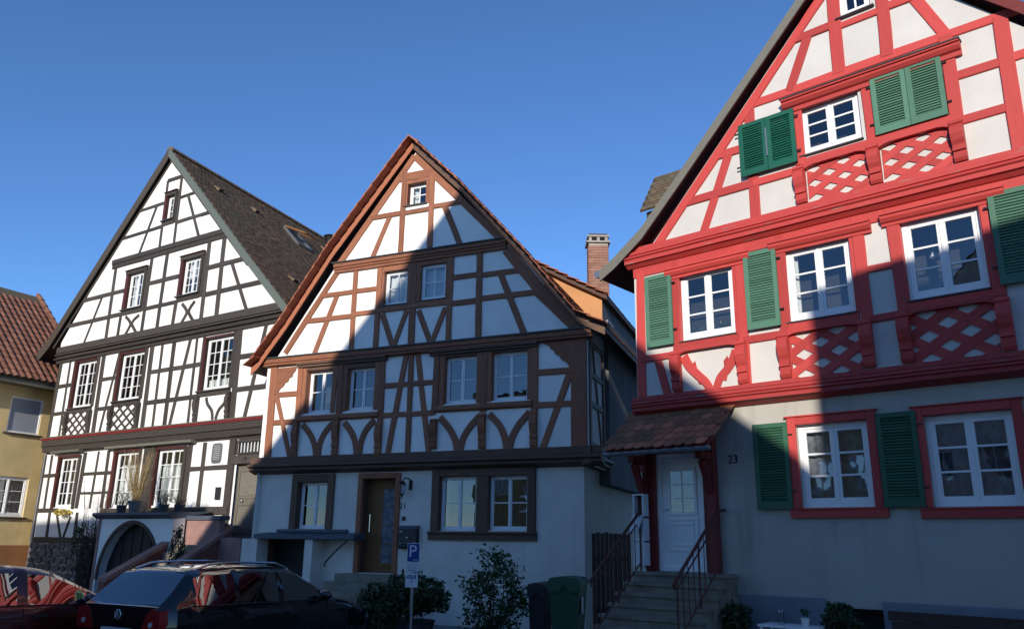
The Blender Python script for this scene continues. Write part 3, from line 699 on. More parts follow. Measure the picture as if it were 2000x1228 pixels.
# stone base
bs = mk('stone_base', [PL.W(hl_a0, 0, .05), PL.W(hl_a1, 0, .05), PL.W(hl_a1, zB-.06, .05), PL.W(hl_a0, zB-.06, .05), PL.W(hl_a0, zB-.06, -.2), PL.W(hl_a1, zB-.06, -.2)], [(0, 1, 2, 3), (3, 2, 5, 4)], 'mortar', hl)
x = hl_a0
for row in range(8):
    z = row*.205; x = hl_a0+rnd(0, .1)
    while x < PL.at(196, 1080, 0)[0]+.3:
        w_ = rnd(.18, .55); h_ = rnd(.15, .24); g = G(); n = random.choice((5, 6, 8))
        pts = [(x+w_/2+math.cos(t*2*math.pi/n+.4)*w_*.52*rnd(.86, 1.05), z+h_/2+math.sin(t*2*math.pi/n+.4)*h_*.56*rnd(.86, 1.05)) for t in range(n)]
        g.prism(PL, pts, .045, .085+rnd(0, .035)); g.build('stone', 'stone', bs); x += w_+.02
# cellar porch with arched door, parapets and steps
co = 1.25
ca0, ca1 = PL.at(195, 1060, co)[0], PL.at(337, 1030, co)[0]; czt = lev(PL, co, (200, 1012), (337, 1004)); cb1 = PL.at(440, 1010, .75)[0]
g = G(); ac = (PL.at(190, 1100, co)[0]+PL.at(312, 1100, co)[0])/2; aw = (PL.at(312, 1100, co)[0]-ac); azt = lev(PL, co, (255, 1019))
arch = [(ac-aw, 0), (ac-aw, .75)]+[(ac-aw*math.cos(t*math.pi/14), .75+(azt-.75)*math.sin(t*math.pi/14)) for t in range(1, 14)]+[(ac+aw, .75), (ac+aw, 0)]
porch = thing('cellar_porch', PL.W((ca0+ca1)/2, 0, co-.5), 'white cellar porch with dark arched door under a slate ledge', 'porch')
lo_ = min(ca0, ac-aw)-.06
outl = [(lo_, 0)]+arch+[(ca1, 0), (ca1, czt), (lo_, czt)]
g.prism(PL, outl, co-.35, co); g.build('wall', 'wallM', porch)
g = G(); g.prism(PL, [(a, z) for a, z in arch], co-.32, co-.28); cd = g.build('door', 'doorC', porch)
for k in range(7):
    a = ac-aw+.1+k*(2*aw-.2)/6.; zt = .75+(azt-.75)*math.sqrt(max(0, 1-((a-ac)/aw)**2))-.06; bar(cd, 'plank', PL, a-.085, a+.085, .06, max(.5, zt), co-.28, co-.262+.003*(k % 2), 'doorC')
P2 = [(p[0], p[1]) for p in arch[1:-1]]
curved(porch, 'arch_trim', PL, P2, .10, co-.02, .03, 'timL')
bar(porch, 'pilaster', PL, lo_-.08, lo_, 0, czt, co-.3, co+.03, 'pink')
mould(porch, 'slate_ledge', PL, lo_-.22, ca1+.02, [(-.0, czt+.16), (co+.16, czt+.10), (co+.18, czt+.04), (co+.10, czt-.02), (co, czt-.06)], 'slate', seg=9)
landing = thing('entrance_stairs', PL.W(cb1, 0, 1), 'pink sandstone entrance stairs with sloping parapets', 'stairs')
g = G(); g.fbox(PL, ca1+.01, dB+.1, 0, dz0, .02, .85); g.build('landing', 'pink', landing)
g = G(); g.fbox(PL, ca1+.01, cb1-.05, dz0, czt-.05, .70, .86); g.build('landing_wall', 'pink', landing)
mould(landing, 'coping', PL, ca1+.01, cb1, [(.6, czt+.02), (.92, czt+.02), (.92, czt-.08), (.6, czt-.08)], 'slate', seg=9)
def parapet(name, xa, ya, xb, yb, off_top, wdt):
    a = PL.at(xa, ya, off_top)[0]; o1, z1 = at_a(PL, xa, ya, a); o2, z2 = at_a(PL, xb, yb, a); print(name, a, o1, z1, o2, z2)
    s_ = (z2-z1)/(o2-o1); oe = min(o2+.3, 4.5); ze = z1+s_*(oe-o1)
    for nm, mt, (ax0, ax1), dz_, lowz in (('parapet', 'redstone', (a-wdt+.03, a-.03), -.1, 0), ('coping', 'pink', (a-wdt, a), 0, None)):
        g = G(); q = PL.W
        b0, b1 = (0, 0) if lowz is not None else (z1-.1, ze-.1)
        g.box8([q(ax0, b1, oe), q(ax1, b1, oe), q(ax1, b0, o1), q(ax0, b0, o1), q(ax0, ze+dz_-(.002 if lowz is not None else 0), oe), q(ax1, ze+dz_-(.002 if lowz is not None else 0), oe), q(ax1, z1+dz_-(.002 if lowz is not None else 0), o1), q(ax0, z1+dz_-(.002 if lowz is not None else 0), o1)]); g.build(nm, mt, landing)
    return a, o1, z1, oe, ze
pa = parapet('A', 330, 1057, 232, 1113, 1.25, .30)
pb = parapet('B', 456, 1026, 368, 1087, .5, .30)
sx0, sx1 = pa[0]+.02, pb[0]-.32
if sx1-sx0 > .4:
    ns = 9
    for k in range(ns):
        z = dz0*(1-(k+1)/(ns+1)); g = G(); g.fbox(PL, sx0, sx1, 0, z, .86+k*.26, .86+(k+1)*.26+.02); g.build('step', 'step', landing)

# ================================================================ middle house
GM, FM, KM, TM = 0., .15, .22, .26; TMn = 'timM'
hm = thing('half_timbered_house', PM.W(-4.3, 0, -3), 'steep half-timbered house with brown beams, grey ground floor and number 21', 'house')
m0, m1 = PM.at(520, 800, FM)[0]-.08, PM.at(1149.5, 780, FM)[0]
zT0 = lev(PM, TM, (657.5, 515.6), (977.5, 468.5), (815, 492)); zT1 = zT0-.25
zk0 = lev(PM, KM, (527, 700.8), (860, 670), (1143, 640)); zk1 = lev(PM, FM, (524, 719), (860, 690), (1140, 660))
zf0 = lev(PM, FM, (515, 896), (860, 883), (1113, 871.6)); zf1 = lev(PM, GM, (820, 917), (1141, 909))
DM = .36
rm = [PM.at(x, y, DM) for x, y in ((492, 718), (505, 706), (560, 630), (652, 488), (808, 277), (898, 358), (1028, 495), (1125, 612), (1182, 636))]
print('M', m0, m1, zf1, zf0, zk1, zk0, zT0, rm)
rdm = (math.sin(rad(20)), math.cos(rad(20)))
mroof = roof(hm, PM, rm, DM, 10, rdm, .12, 'soffM', [0, 1, 2, 3, 4, 5, 6, 7], 'tileM', .18, .165, .02)
barge(hm, PM, rm, 0, 4, DM, .20, 'tileV', 'verge_board', .0); barge(hm, PM, rm, 4, 8, DM+.001, .20, 'timMd', 'verge_board', .0)
# verge tiles, one by one, stepping down both rakes
def verge_tiles(parent, pl, line, i0, i1, df, rd, mat, root):
    first = None; s_acc = 0
    for i in range(i0, i1):
        A, B = np.array(pl.W(*line[i], df+.05)), np.array(pl.W(*line[i+1], df+.05))
        if A[2] > B[2]: A, B = B, A
        L_ = np.linalg.norm(B-A); up = (B-A)/L_; y = np.array([rd[0], rd[1], 0.]); nz = np.cross(up, y); nz /= np.linalg.norm(nz)
        if nz[2] < 0: nz = -nz
        n_ = max(1, int(L_/.30))
        for k in range(n_):
            t = .075; up2 = up*math.cos(t)-nz*math.sin(t)*1.0; n2 = nz*math.cos(t)+up*math.sin(t); n2 /= np.linalg.norm(n2); yy = np.cross(n2, up2)
            p = A+up*(L_*k/n_-.03)+nz*.045-root; Mx = Matrix(((up2[0], yy[0], n2[0], p[0]), (up2[1], yy[1], n2[1], p[1]), (up2[2], yy[2], n2[2], p[2]), (0, 0, 0, 1)))
            if first is None:
                g = G(); g.box8([(0, -.24, 0), (.40, -.24, 0), (.40, .24, 0), (0, .24, 0), (0, -.24, .024), (.40, -.24, .024), (.40, .24, .024), (0, .24, .024)])
                first = mk('verge_tile', np.array(g.v)+root, g.f, mat, parent); first.matrix_local = Mx
            else: copyof(first, parent, Mx)
verge_tiles(mroof, PM, rm, 0, 8, DM, rdm, 'tileV', rootloc(hm))
W_M = {}
def wm(key, tg, pts, off, rcs=.12, **k):
    r = quad(PM, tg, pts, off-rcs); W_M[key] = r; k.setdefault('rows', 2); window(hm, PM, r, off-rcs, fw=.042, sw=.042, mw=.024, **k); return r
mk3 = [wm('t', 'a', [(990, 320), (1100, 300), (1095, 430), (985, 445)], TM, sashes=1, cols=2, curtain='curtain', ca=((0, .35), (.75, 1)))]
mk2 = [wm('u1', 'a', [(845, 840), (990, 820), (980, 1025), (840, 1040)], KM, .1, sashes=1, cols=2, curtain='curtain'), wm('u2', 'b', [(80, 795), (228, 785), (222, 995), (70, 1005)], KM, .06, sashes=1, cols=2, curtain='curtain')]
mk1 = [wm('w1', 'c', [(490, 405), (685, 395), (665, 715), (470, 725)], FM, .16), wm('w2', 'c', [(795, 385), (1000, 375), (980, 690), (770, 705)], FM, .14), wm('w3', 'd', [(210, 300), (450, 290), (440, 640), (195, 655)], FM), wm('w4', 'd', [(560, 265), (825, 255), (820, 615), (550, 630)], FM)]
mk0 = [wm('g1', 'e', [(390, 220), (595, 215), (570, 535), (368, 540)], GM), wm('g2', 'f', [(155, 180), (405, 175), (400, 550), (145, 550)], GM, .1, curtain='curtain', cz=(0, 1), ca=((0, .12), (.9, 1))), wm('g3', 'f', [(490, 175), (760, 170), (755, 550), (485, 550)], GM, .1)]
ma = rm[4]
wall(hm, 'gable_wall', PM, [(PM.at(662, 520, TM)[0], zT0-.12), (PM.at(988, 476, TM)[0], zT0-.12), (ma[0]+.02, ma[1]-.25)], mk3, TM, 'wallM', revmat=TMn)
wall(hm, 'upper_gable_wall', PM, [(m0+.25, zk0-.1), (m1-.05, zk0-.1), (PM.at(992, 480, KM)[0], zT0), (PM.at(658, 522, KM)[0], zT0)], mk2, KM, 'wallM', revmat=TMn)
wall(hm, 'upper_wall', PM, [(m0, zf0-.1), (m1, zf0-.1), (m1, zk1+.05), (m0, zk1+.05)], mk1, FM, 'wallM', revmat=TMn)
mg0, mg1 = PM.at(499, 1000, 0)[0], PM.at(1141.5, 1000, 0)[0]
dM0, dM1 = PM.at(*px('e', 800, 400), 0)[0], PM.at(*px('e', 1028, 400), 0)[0]; dMb, dMt = lev(PM, 0, px('e', 880, 840)), lev(PM, 0, px('e', 900, 192))
gA0, gA1, gAt = PM.at(*px('e', 150, 700), 0)[0], PM.at(*px('e', 475, 700), 0)[0], lev(PM, 0, px('e', 300, 612))
wall(hm, 'ground_wall', PM, [(mg0, 0), (mg1, 0), (mg1, zf1+.05), (mg0, zf1+.05)], mk0+[(dM0, dM1, dMb, dMt, .32), (gA0, gA1, .02, gAt, .3)], GM, 'wallMg', revmat='timMd')
sidewall(hm, PM, mg1, 0, 0, zf1+.1, (*rdm, 0), 9, 'wallMg'); sidewall(hm, PM, m0, FM, 0, zk1+.2, (*rdm, 0), 9, 'wallM')
PS = Plane(PM.W(m1, 0, FM), (*rdm, 0), (rdm[1], -rdm[0], 0))
sidewall(hm, PM, m1, FM, zf1, zk1+.5, (*rdm, 0), 1.5, 'wallM'); q = PS.W(1.5, 0, .02); PS2 = Plane((q[0], q[1], 0), (*rdm, 0), (rdm[1], -rdm[0], 0))
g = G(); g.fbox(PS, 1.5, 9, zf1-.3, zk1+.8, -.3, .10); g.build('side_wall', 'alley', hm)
TMn = 'timM'
timbers(hm, PM, '''
r a 980 258 1112 235 .22
p a 950 290 925 722 .14
p a 1120 250 1100 692 .14
r a 785 502 928 480 .12
r a 955 476 1098 456 .12
r b 145 442 295 410 .12
b a 857 508 755 752 .14
b b 213 448 300 668 .15
''', TM, TMn, .03, extra=[((PM.at(664, 515, TM)), (ma[0], ma[1]-.36), .6), ((ma[0], ma[1]-.36), PM.at(985, 472, TM), .6), ((-9, zT0), (0, zT0), .3)])
timbers(hm, PM, '''
p a 660 825 633 1240 .14
p a 805 805 778 1240 .15
p a 1010 780 990 1235 .17
p b 250 745 230 1230 .14
p b 420 712 408 1230 .15
r a 478 972 645 950 .12
r a 672 946 788 930 .12
r a 362 1132 640 1090 .13
r a 652 1086 775 1066 .12
r b 262 866 408 845 .13
r b 437 851 668 818 .13
r b 258 1021 404 1000 .13
r b 432 997 780 942 .13
b X 656.5 579 612.5 692 .14
b b 545 845 682 1195 .15
b X 746 613 765 674 .14
b X 794 606 769 674 .13
b X 817 606 840 670 .14
b X 869 600 842 670 .13
''', KM, TMn, .03, extra=[(PM.at(558, 690, KM), PM.at(662, 528, KM), .6), (PM.at(990, 487, KM), PM.at(1060, 572, KM), .6), (PM.at(1055, 566, KM), PM.at(1135, 642, KM), .6), ((-9, zT1), (0, zT1), .3), ((-9, zk0), (0, zk0), .3)])
for key, o in (('u1', KM), ('u2', KM)):
    a0, a1, z0, z1 = W_M[key]; bar(hm, 'lintel', PM, a0-.02, a1+.02, z1+.001, z1+.16, o-.1, o+.028, TMn); bar(hm, 'window_jamb', PM, a0-.12, a0-.001, z0-.02, z1+.15, o-.05, o+.0235, TMn); bar(hm, 'window_jamb', PM, a1+.001, a1+.12, z0-.02, z1+.15, o-.05, o+.0215, TMn)
    mould(hm, 'sill', PM, a0-.1, a1+.06, [(o-.1, z0), (o+.07, z0-.012), (o+.07, z0-.04), (o, z0-.05)], 'sill')
zsl = lev(PM, KM, (740, 605), (876, 589)); beam(hm, 'rail', PM, (PM.at(738, 605, KM)[0], zsl), (PM.at(878, 588, KM)[0], zsl), .16, KM, .04, TMn)
a0, a1, z0, z1 = W_M['t']; mould(hm, 'sill', PM, a0-.1, a1+.04, [(TM-.1, z0), (TM+.06, z0-.01), (TM+.06, z0-.035), (TM, z0-.045)], 'sill')
bar(hm, 'window_jamb', PM, a0-.16, a0, z0-.02, z1+.15, TM-.1, TM+.022, TMn); bar(hm, 'window_jamb', PM, a1+.001, a1+.12, z0-.02, z1+.15, TM-.1, TM+.024, TMn); bar(hm, 'lintel', PM, a0-.1, a1+.1, z1+.001, z1+.14, TM-.1, TM+.026, TMn)
for i0, i1, o, z in ((3, 4, TM, 0), (4, 6, TM, 0)):
    A, B = (PM.at(664, 515, o), (ma[0], ma[1]-.36)) if i0 == 3 else ((ma[0], ma[1]-.36), PM.at(985, 472, o)); beam(hm, 'rafter', PM, A, B, .17, o, .036, TMn)
beam(hm, 'rafter', PM, PM.at(558, 690, KM), PM.at(662, 528, KM), .16, KM, .036, TMn); 
beam(hm, 'rafter', PM, PM.at(990, 487, KM), PM.at(1060, 572, KM), .26, KM, .036, TMn); beam(hm, 'rafter', PM, PM.at(1055, 566, KM), PM.at(1135, 642, KM), .34, KM, .036, TMn)
mould(hm, 'collar_moulding', PM, PM.at(652, 520, TM)[0], PM.at(992, 472, TM)[0], [(KM, zT0+.03), (TM+.12, zT0+.015), (TM+.12, zT0-.015)], 'sill')
mould(hm, 'collar_beam', PM, PM.at(655, 520, TM)[0], PM.at(990, 472, TM)[0], [(KM, zT0-.015), (TM+.08, zT0-.015), (TM+.085, zT0-.11), (TM+.05, zT0-.125), (TM+.06, zT0-.17), (TM+.03, zT0-.19), (TM+.03, zT1), (KM, zT1-.01)], TMn)
aL_, aR_ = m0-.10, m1+.12
mould(hm, 'moulding_cap', PM, aL_+.04, aR_, [(FM, zk0+.03), (KM+.12, zk0+.012), (KM+.12, zk0-.02)], 'sill')
mould(hm, 'jetty_beam', PM, aL_, aR_, [(FM, zk0-.02), (KM+.08, zk0-.02), (KM+.085, zk0-.13), (KM+.05, zk0-.145), (KM+.06, zk0-.19), (KM+.03, zk0-.205), (FM+.04, zk1+.02), (FM, zk1)], TMn)
# ledges over the window pairs
for x1, y1, x2, y2 in ((588, 716, 756, 700), (846, 694, 1050, 672)):
    z = lev(PM, FM, (x1, y1), (x2, y2)); mould(hm, 'ledge', PM, PM.at(x1, y1, FM)[0]-.05, PM.at(x2, y2, FM)[0]+.03, [(FM, z+.07), (FM+.14, z+.06), (FM+.14, z+.02), (FM+.09, z+.0), (FM+.09, z-.04), (FM, z-.05)], 'timMd')
timbers(hm, PM, '''
p X 535 719 521 899 .21
p c 410 370 385 785 .16
p c 712 335 692 745 .17
p c 1025 320 1005 795 .15
p c 1240 288 1210 1015 .13
p d 130 268 105 765 .16
p d 485 238 470 705 .17
p d 860 198 855 695 .16
p X 1130 660 1131 874 .36
r c 238 577 390 570 .13
r c 213 787 372 777 .13
r c 1055 511 1412 480 .12
r c 1042 737 1402 705 .12
r d 888 411 1115 395 .13
r d 888 656 1135 640 .13
b c 232 600 327 1055 .12
b c 1197 295 1057 1040 .14
b c 1288 285 1367 1015 .14
b d 1112 435 917 982 .15
''', FM, TMn, .03, extra=[((-9, zk1+.02), (1, zk1+.02), .25), ((-9, zf0), (1, zf0), .25)])
for tg, pts, w_ in (('c', [(425, 800), (480, 875), (512, 955), (522, 1045)], .15), ('c', [(648, 790), (590, 860), (552, 945), (538, 1045)], .15), ('c', [(738, 785), (790, 860), (818, 940), (827, 1035)], .15), ('c', [(962, 765), (900, 840), (862, 930), (846, 1035)], .15),
                ('d', [(150, 745), (218, 830), (260, 910), (276, 995)], .15), ('d', [(445, 735), (372, 820), (322, 905), (300, 995)], .15), ('d', [(518, 722), (590, 800), (632, 890), (648, 988)], .15), ('d', [(822, 705), (742, 800), (690, 895), (668, 988)], .15)):
    curvedpx(hm, 'arched_brace', PM, tg, pts, w_, FM, .027, TMn)
for key, o in (('w1', FM), ('w2', FM), ('w3', FM), ('w4', FM)):
    a0, a1, z0, z1 = W_M[key]; bar(hm, 'lintel', PM, a0-.03, a1+.03, z1+.001, z1+.2, o-.1, o+.02, 'timMd'); bar(hm, 'window_jamb', PM, a0-.13, a0-.001, z0-.02, z1+.19, o-.05, o+.0215, TMn); bar(hm, 'window_jamb', PM, a1+.001, a1+.13, z0-.02, z1+.19, o-.05, o+.0235, TMn)
for tg, x1, y1, x2, y2 in (('c', 390, 765, 1000, 722), ('d', 120, 690, 845, 642)):
    z = lev(PM, FM, px(tg, x1, y1), px(tg, x2, y2)); mould(hm, 'sill_beam', PM, PM.at(*px(tg, x1, y1), FM)[0], PM.at(*px(tg, x2, y2), FM)[0], [(FM-.16, z+.08), (FM+.085, z+.06), (FM+.09, z-.04), (FM+.05, z-.075), (FM, z-.08)], TMn)
for tg, x, yt, yb in (('c', 380, 790, 1050), ('c', 684, 745, 1045), ('c', 1003, 790, 1040), ('d', 112, 762, 985), ('d', 475, 720, 985), ('d', 860, 695, 975)):
    A = PM.at(*px(tg, x, yt), FM); B = PM.at(*px(tg, x-5, yb), FM); console(hm, PM, (A[0]+B[0])/2, A[1], B[1], FM+.01, .16, TMn, .13)
# carved corner brackets
for tg, pts in (('c', [(205, 384), (385, 366), (372, 400), (355, 418), (350, 440), (325, 455), (318, 478), (295, 490), (285, 512), (262, 530), (240, 560), (205, 600)]), ('d', [(1160, 166), (920, 188), (945, 205), (965, 210), (985, 240), (1005, 248), (1018, 275), (1045, 288), (1062, 315), (1090, 330), (1112, 350), (1130, 400), (1160, 420)])):
    P = [PM.at(*px(tg, *p), FM+.02) for p in pts]; g = G(); g.prism(PM, P, FM, FM+.031); g.build('carved_bracket', TMn, hm)
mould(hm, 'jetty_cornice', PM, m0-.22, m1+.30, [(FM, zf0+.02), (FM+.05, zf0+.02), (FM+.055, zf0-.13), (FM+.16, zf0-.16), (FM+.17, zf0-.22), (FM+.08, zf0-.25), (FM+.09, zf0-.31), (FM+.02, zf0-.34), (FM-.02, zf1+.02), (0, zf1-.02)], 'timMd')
# right side wall framing
PSm = Plane(PM.W(m1, 0, FM), (*rdm, 0), (rdm[1], -rdm[0], 0))
for z in (zf0+.05, lev(PSm, 0, px('d', 1270, 640), px('d', 1372, 700)), lev(PSm, 0, px('d', 1270, 430), px('d', 1368, 482)), zk1-.05): beam(hm, 'rail', PSm, (.02, z), (1.35, z), .13, 0, .03, 'timMd')
for a in (.09, 1.28): beam(hm, 'post', PSm, (a, zf0), (a, zk1), .15, 0, .036, 'timMd')
beam(hm, 'brace', PSm, (.35, zk1-.1), (1.1, zf0), .10, 0, .027, 'timMd')
mould(hm, 'jetty_cornice', PSm, -.1, 1.6, [(0, zf0+.02), (.05, zf0+.02), (.055, zf0-.13), (.16, zf0-.16), (.17, zf0-.22), (.08, zf0-.25), (.09, zf0-.31), (.02, zf0-.34), (-.02, zf1+.02), (-.15, zf1-.02)], 'timMd')
# ground floor openings
def surround(parent, pl, a0, a1, z0, z1, wd, o0, o1, mat, names=('door_jamb', 'lintel'), bottom=False):
    for k, (x0, x1) in enumerate(((a0-wd, a0), (a1, a1+wd))): beam(parent, names[0], pl, ((x0+x1)/2, z0-(wd if bottom else 0)), ((x0+x1)/2, z1+wd), wd, o0, o1-o0, mat, .002)
    beam(parent, names[1], pl, (a0, z1+wd/2), (a1, z1+wd/2), wd, o0, o1-o0-.003, mat, .002)
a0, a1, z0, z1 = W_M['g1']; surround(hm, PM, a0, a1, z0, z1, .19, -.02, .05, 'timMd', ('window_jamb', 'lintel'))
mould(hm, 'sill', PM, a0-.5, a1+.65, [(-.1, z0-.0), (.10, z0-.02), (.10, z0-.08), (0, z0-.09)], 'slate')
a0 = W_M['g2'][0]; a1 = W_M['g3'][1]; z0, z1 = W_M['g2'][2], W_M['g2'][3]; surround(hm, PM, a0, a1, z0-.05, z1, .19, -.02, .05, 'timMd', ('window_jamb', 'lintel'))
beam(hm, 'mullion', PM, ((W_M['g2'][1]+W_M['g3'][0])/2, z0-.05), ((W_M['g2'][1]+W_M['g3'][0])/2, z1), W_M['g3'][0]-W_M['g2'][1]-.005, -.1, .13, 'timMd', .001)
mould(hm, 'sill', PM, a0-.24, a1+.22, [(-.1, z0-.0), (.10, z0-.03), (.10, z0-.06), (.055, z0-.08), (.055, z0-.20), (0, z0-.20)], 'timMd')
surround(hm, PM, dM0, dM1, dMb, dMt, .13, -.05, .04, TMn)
dr = bar(hm, 'door', PM, dM0, dM1, dMb, dMt, -.30, -.24, 'doorB')
x0, x1 = dM0+(dM1-dM0)*.48, dM0+(dM1-dM0)*.84; zt, zb = dMt-.22, dMb+.2
ring(dr, 'glazing_frame', PM, x0-.04, x1+.04, zb-.04, zt+.04, .04, -.24, -.222, 'doorB')
for k in range(4): bar(dr, 'pane', PM, x0, x1, zb+(zt-zb)*k/4+.012, zb+(zt-zb)*(k+1)/4-.012, -.24, -.232, 'greyc')
g = G(); g.tube([PM.W(dM0+.1, dMb+.9, -.2), PM.W(dM0+.1, dMb+1.3, -.2)], .014); g.build('handle', 'chrome', dr)
for k in range(7): z0 = .05+(gAt-.05)*k/7; g = G(); g.fbox(PM, gA0, gA1, z0+.006, .05+(gAt-.05)*(k+1)/7-.006, -.28, -.24); g.build('garage_door_panel', 'garage', hm)
bar(hm, 'garage_back', PM, gA0, gA1, .02, gAt, -.32, -.29, 'dark')
zl = lev(PM, .45, px('e', 60, 590), px('e', 540, 590)); mould(hm, 'slab_ledge', PM, PM.at(*px('e', 55, 590), .45)[0], PM.at(*px('e', 720, 590), .45)[0]+.1, [(0, zl+.10), (.45, zl+.05), (.45, zl-.05), (0, zl-.07)], 'slate', seg=9)
g = G(); g.fbox(PM, gA1, gA1+.22, 0, zl-.06, -.02, .40); g.build('pier', 'wallMg', hm); g = G(); g.fbox(PM, mg0+.02, gA0, 0, zl-.06, -.02, .40); g.build('pier', 'wallMg', hm)
stp = thing('door_steps', PM.W((dM0+dM1)/2, 0, .8), 'worn sandstone steps rising to the brown glazed door', 'steps')
nst = 6
for k in range(nst): z = dMb-.015-k*(dMb-.12)/nst; g = G(); g.fbox(PM, dM0-.28-.10*k, dM1+.25+.08*k, 0 if k == 0 else .0, z, .06 if k == 0 else .5+.28*(k-1), .5+.28*k); g.build('step', 'step', stp)
hr = G(); hr.tube(catmull([PM.W(*PM.at(*px('e', 708, 612), .5), .5), PM.W(*PM.at(*px('e', 620, 690), .75), .75), PM.W(*PM.at(*px('e', 550, 765), 1.0), 1.0), PM.W(*PM.at(*px('e', 543, 795), 1.02), 1.02)], 4), .018)
tag(hr.build('handrail', 'black'), 'thin black iron handrail curling down beside the door steps', 'handrail')
# ================================================================ right house (red)
GR, FR, KR = 0., .12, .20
hr_ = thing('half_timbered_house', PR.W(4.4, 0, -3), 'cream half-timbered house with bright red beams and green shutters', 'house')
DR = .34
rr = [PR.at(x, y, DR) for x, y in ((1172, 533), (1200, 508), (1253, 450), (1328, 342), (1400, 236), (1560, 0))]
sl_ = (rr[-1][1]-rr[2][1])/(rr[-1][0]-rr[2][0]); zrr = PR.at(1905, 0, DR)[1]+.24; arr = PR.at(1905, 0, DR)[0]
apx_a = (zrr+sl_*arr-rr[-1][1]+sl_*rr[-1][0])/(2*sl_); apx_z = rr[-1][1]+sl_*(apx_a-rr[-1][0])
rr = rr+[(apx_a, apx_z)]+[(2*apx_a-a, z) for a, z in reversed(rr[:-1])]
r0, r1 = PR.at(1242, 660, FR)[0], 2*apx_a-PR.at(1242, 660, FR)[0]
zg0 = lev(PR, KR, (1277.6, 476.7), (1559, 405.5), (1892, 312.7)); zg1 = lev(PR, FR, (1240, 531), (1600, 437), (1955, 354))
zl0 = lev(PR, FR, (1263, 775), (1560, 739), (2000, 683.5)); zl1 = lev(PR, GR, (1424, 797), (1560, 782), (2000, 735))
zpl = lev(PR, GR, (1417, 1156.5), (1700, 1173), (2000, 1190.8))
print('R', r0, r1, zpl, zl1, zl0, zg1, zg0, rr)
rdr = (math.sin(0.72308735), math.cos(0.72308735))
nr = len(rr)
rroof = roof(hr_, PR, rr, DR, 13, rdr, .12, 'soffR', [0, 1, 2, 3, 4, 5], 'tileD', .18, .165, .018)
barge(hr_, PR, rr, 0, 6, DR, .22, 'bargeR', up=.04); barge(hr_, PR, rr, 6, nr-1, DR+.001, .22, 'soffR', up=.04)
g = G(); p0 = np.array(PR.W(rr[0][0]-.05, rr[0][1]-.02, DR+.02)); g.tube([p0, p0+np.array([*rdr, 0])*12], .075, 8); g.build('gutter', 'metal', hr_)
W_R = {}
def wr(key, tg, pts, off, rc=.05, **k):
    r = quad(PR, tg, pts, off-rc); W_R[key] = r; k.setdefault('rows', 3); window(hr_, PR, r, off-rc, fw=.065, sw=.06, mw=.028, **k); return r
b0 = PR.at(*px('q', 738, 108), KR); b1 = PR.at(*px('q', 922, 42), KR); zb_ = (b0[1]+b1[1])/2
W_R['top'] = (b0[0], b1[0], zb_, zb_+.78); window(hr_, PR, W_R['top'], KR-.05, sashes=1, cols=2, rows=2, fw=.065, sw=.05, mw=.028)
K3 = [W_R['top'], wr('k', 'q', [(497, 660), (847, 545), (885, 835), (515, 945)], KR, .06)]
K2 = [wr('f1', 's', [(540, 205), (915, 125), (940, 615), (558, 678)], FR, .06), wr('f2', None, [(1533, 491), (1659, 462.5), (1676.5, 608), (1545.5, 631)], FR, .06, curtain='curtain', ca=((.02, .1),)), wr('f3', 'r', [(485, 420), (950, 315), (1040, 805), (550, 890)], FR, .06)]
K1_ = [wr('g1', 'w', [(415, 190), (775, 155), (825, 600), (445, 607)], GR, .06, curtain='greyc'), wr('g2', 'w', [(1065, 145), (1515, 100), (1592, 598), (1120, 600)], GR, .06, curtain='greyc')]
g = G()
wall(hr_, 'gable_wall', PR, [(r0+.15, zg0-.15), (r1-.15, zg0-.15), (2*apx_a-rr[2][0]-.12, rr[2][1]-.28), (apx_a, apx_z-.22), (rr[2][0]+.12, rr[2][1]-.28)], K3, KR, 'wallR', revmat='timR')
wall(hr_, 'upper_wall', PR, [(r0, zl0-.15), (r1, zl0-.15), (r1, zg1+.05), (r0, zg1+.05)], K2, FR, 'wallR', revmat='timR')
dR0, dR1 = PR.at(1284, 1000, 0)[0], PR.at(1378, 1000, 0)[0]; dRb, dRt = lev(PR, 0, (1330, 1115)), lev(PR, 0, (1330, 884))
cwa0, cwa1 = PR.at(1616, 1200, 0)[0], PR.at(1727, 1200, 0)[0]; cwz1 = lev(PR, 0, (1616, 1184), (1727, 1191))
wall(hr_, 'ground_wall', PR, [(r0+.05, 0), (r1-.05, 0), (r1-.05, zl1+.05), (r0+.05, zl1+.05)], K1_+[(dR0, dR1, dRb, dRt, .2), (cwa0, cwa1, .25, cwz1, .3)], GR, 'wallRg')
bar(hr_, 'cellar_opening', PR, cwa0, cwa1, .25, cwz1, -.32, -.29, 'room')
for x0, x1 in ((dR1+.4, cwa0-.001), (cwa1+.001, r1-.05)):
    mould(hr_, 'plinth', PR, x0, x1, [(0, zpl+.005), (.025, zpl-.01), (.03, .0), (0, 0)], 'plinth', seg=3)
sidewall(hr_, PR, r0, FR, 0, zg1+.3, (*rdr, 0), 12, 'wallRg'); sidewall(hr_, PR, r1, FR, 0, zg1+.3, (*rdr, 0), 12, 'wallRg')
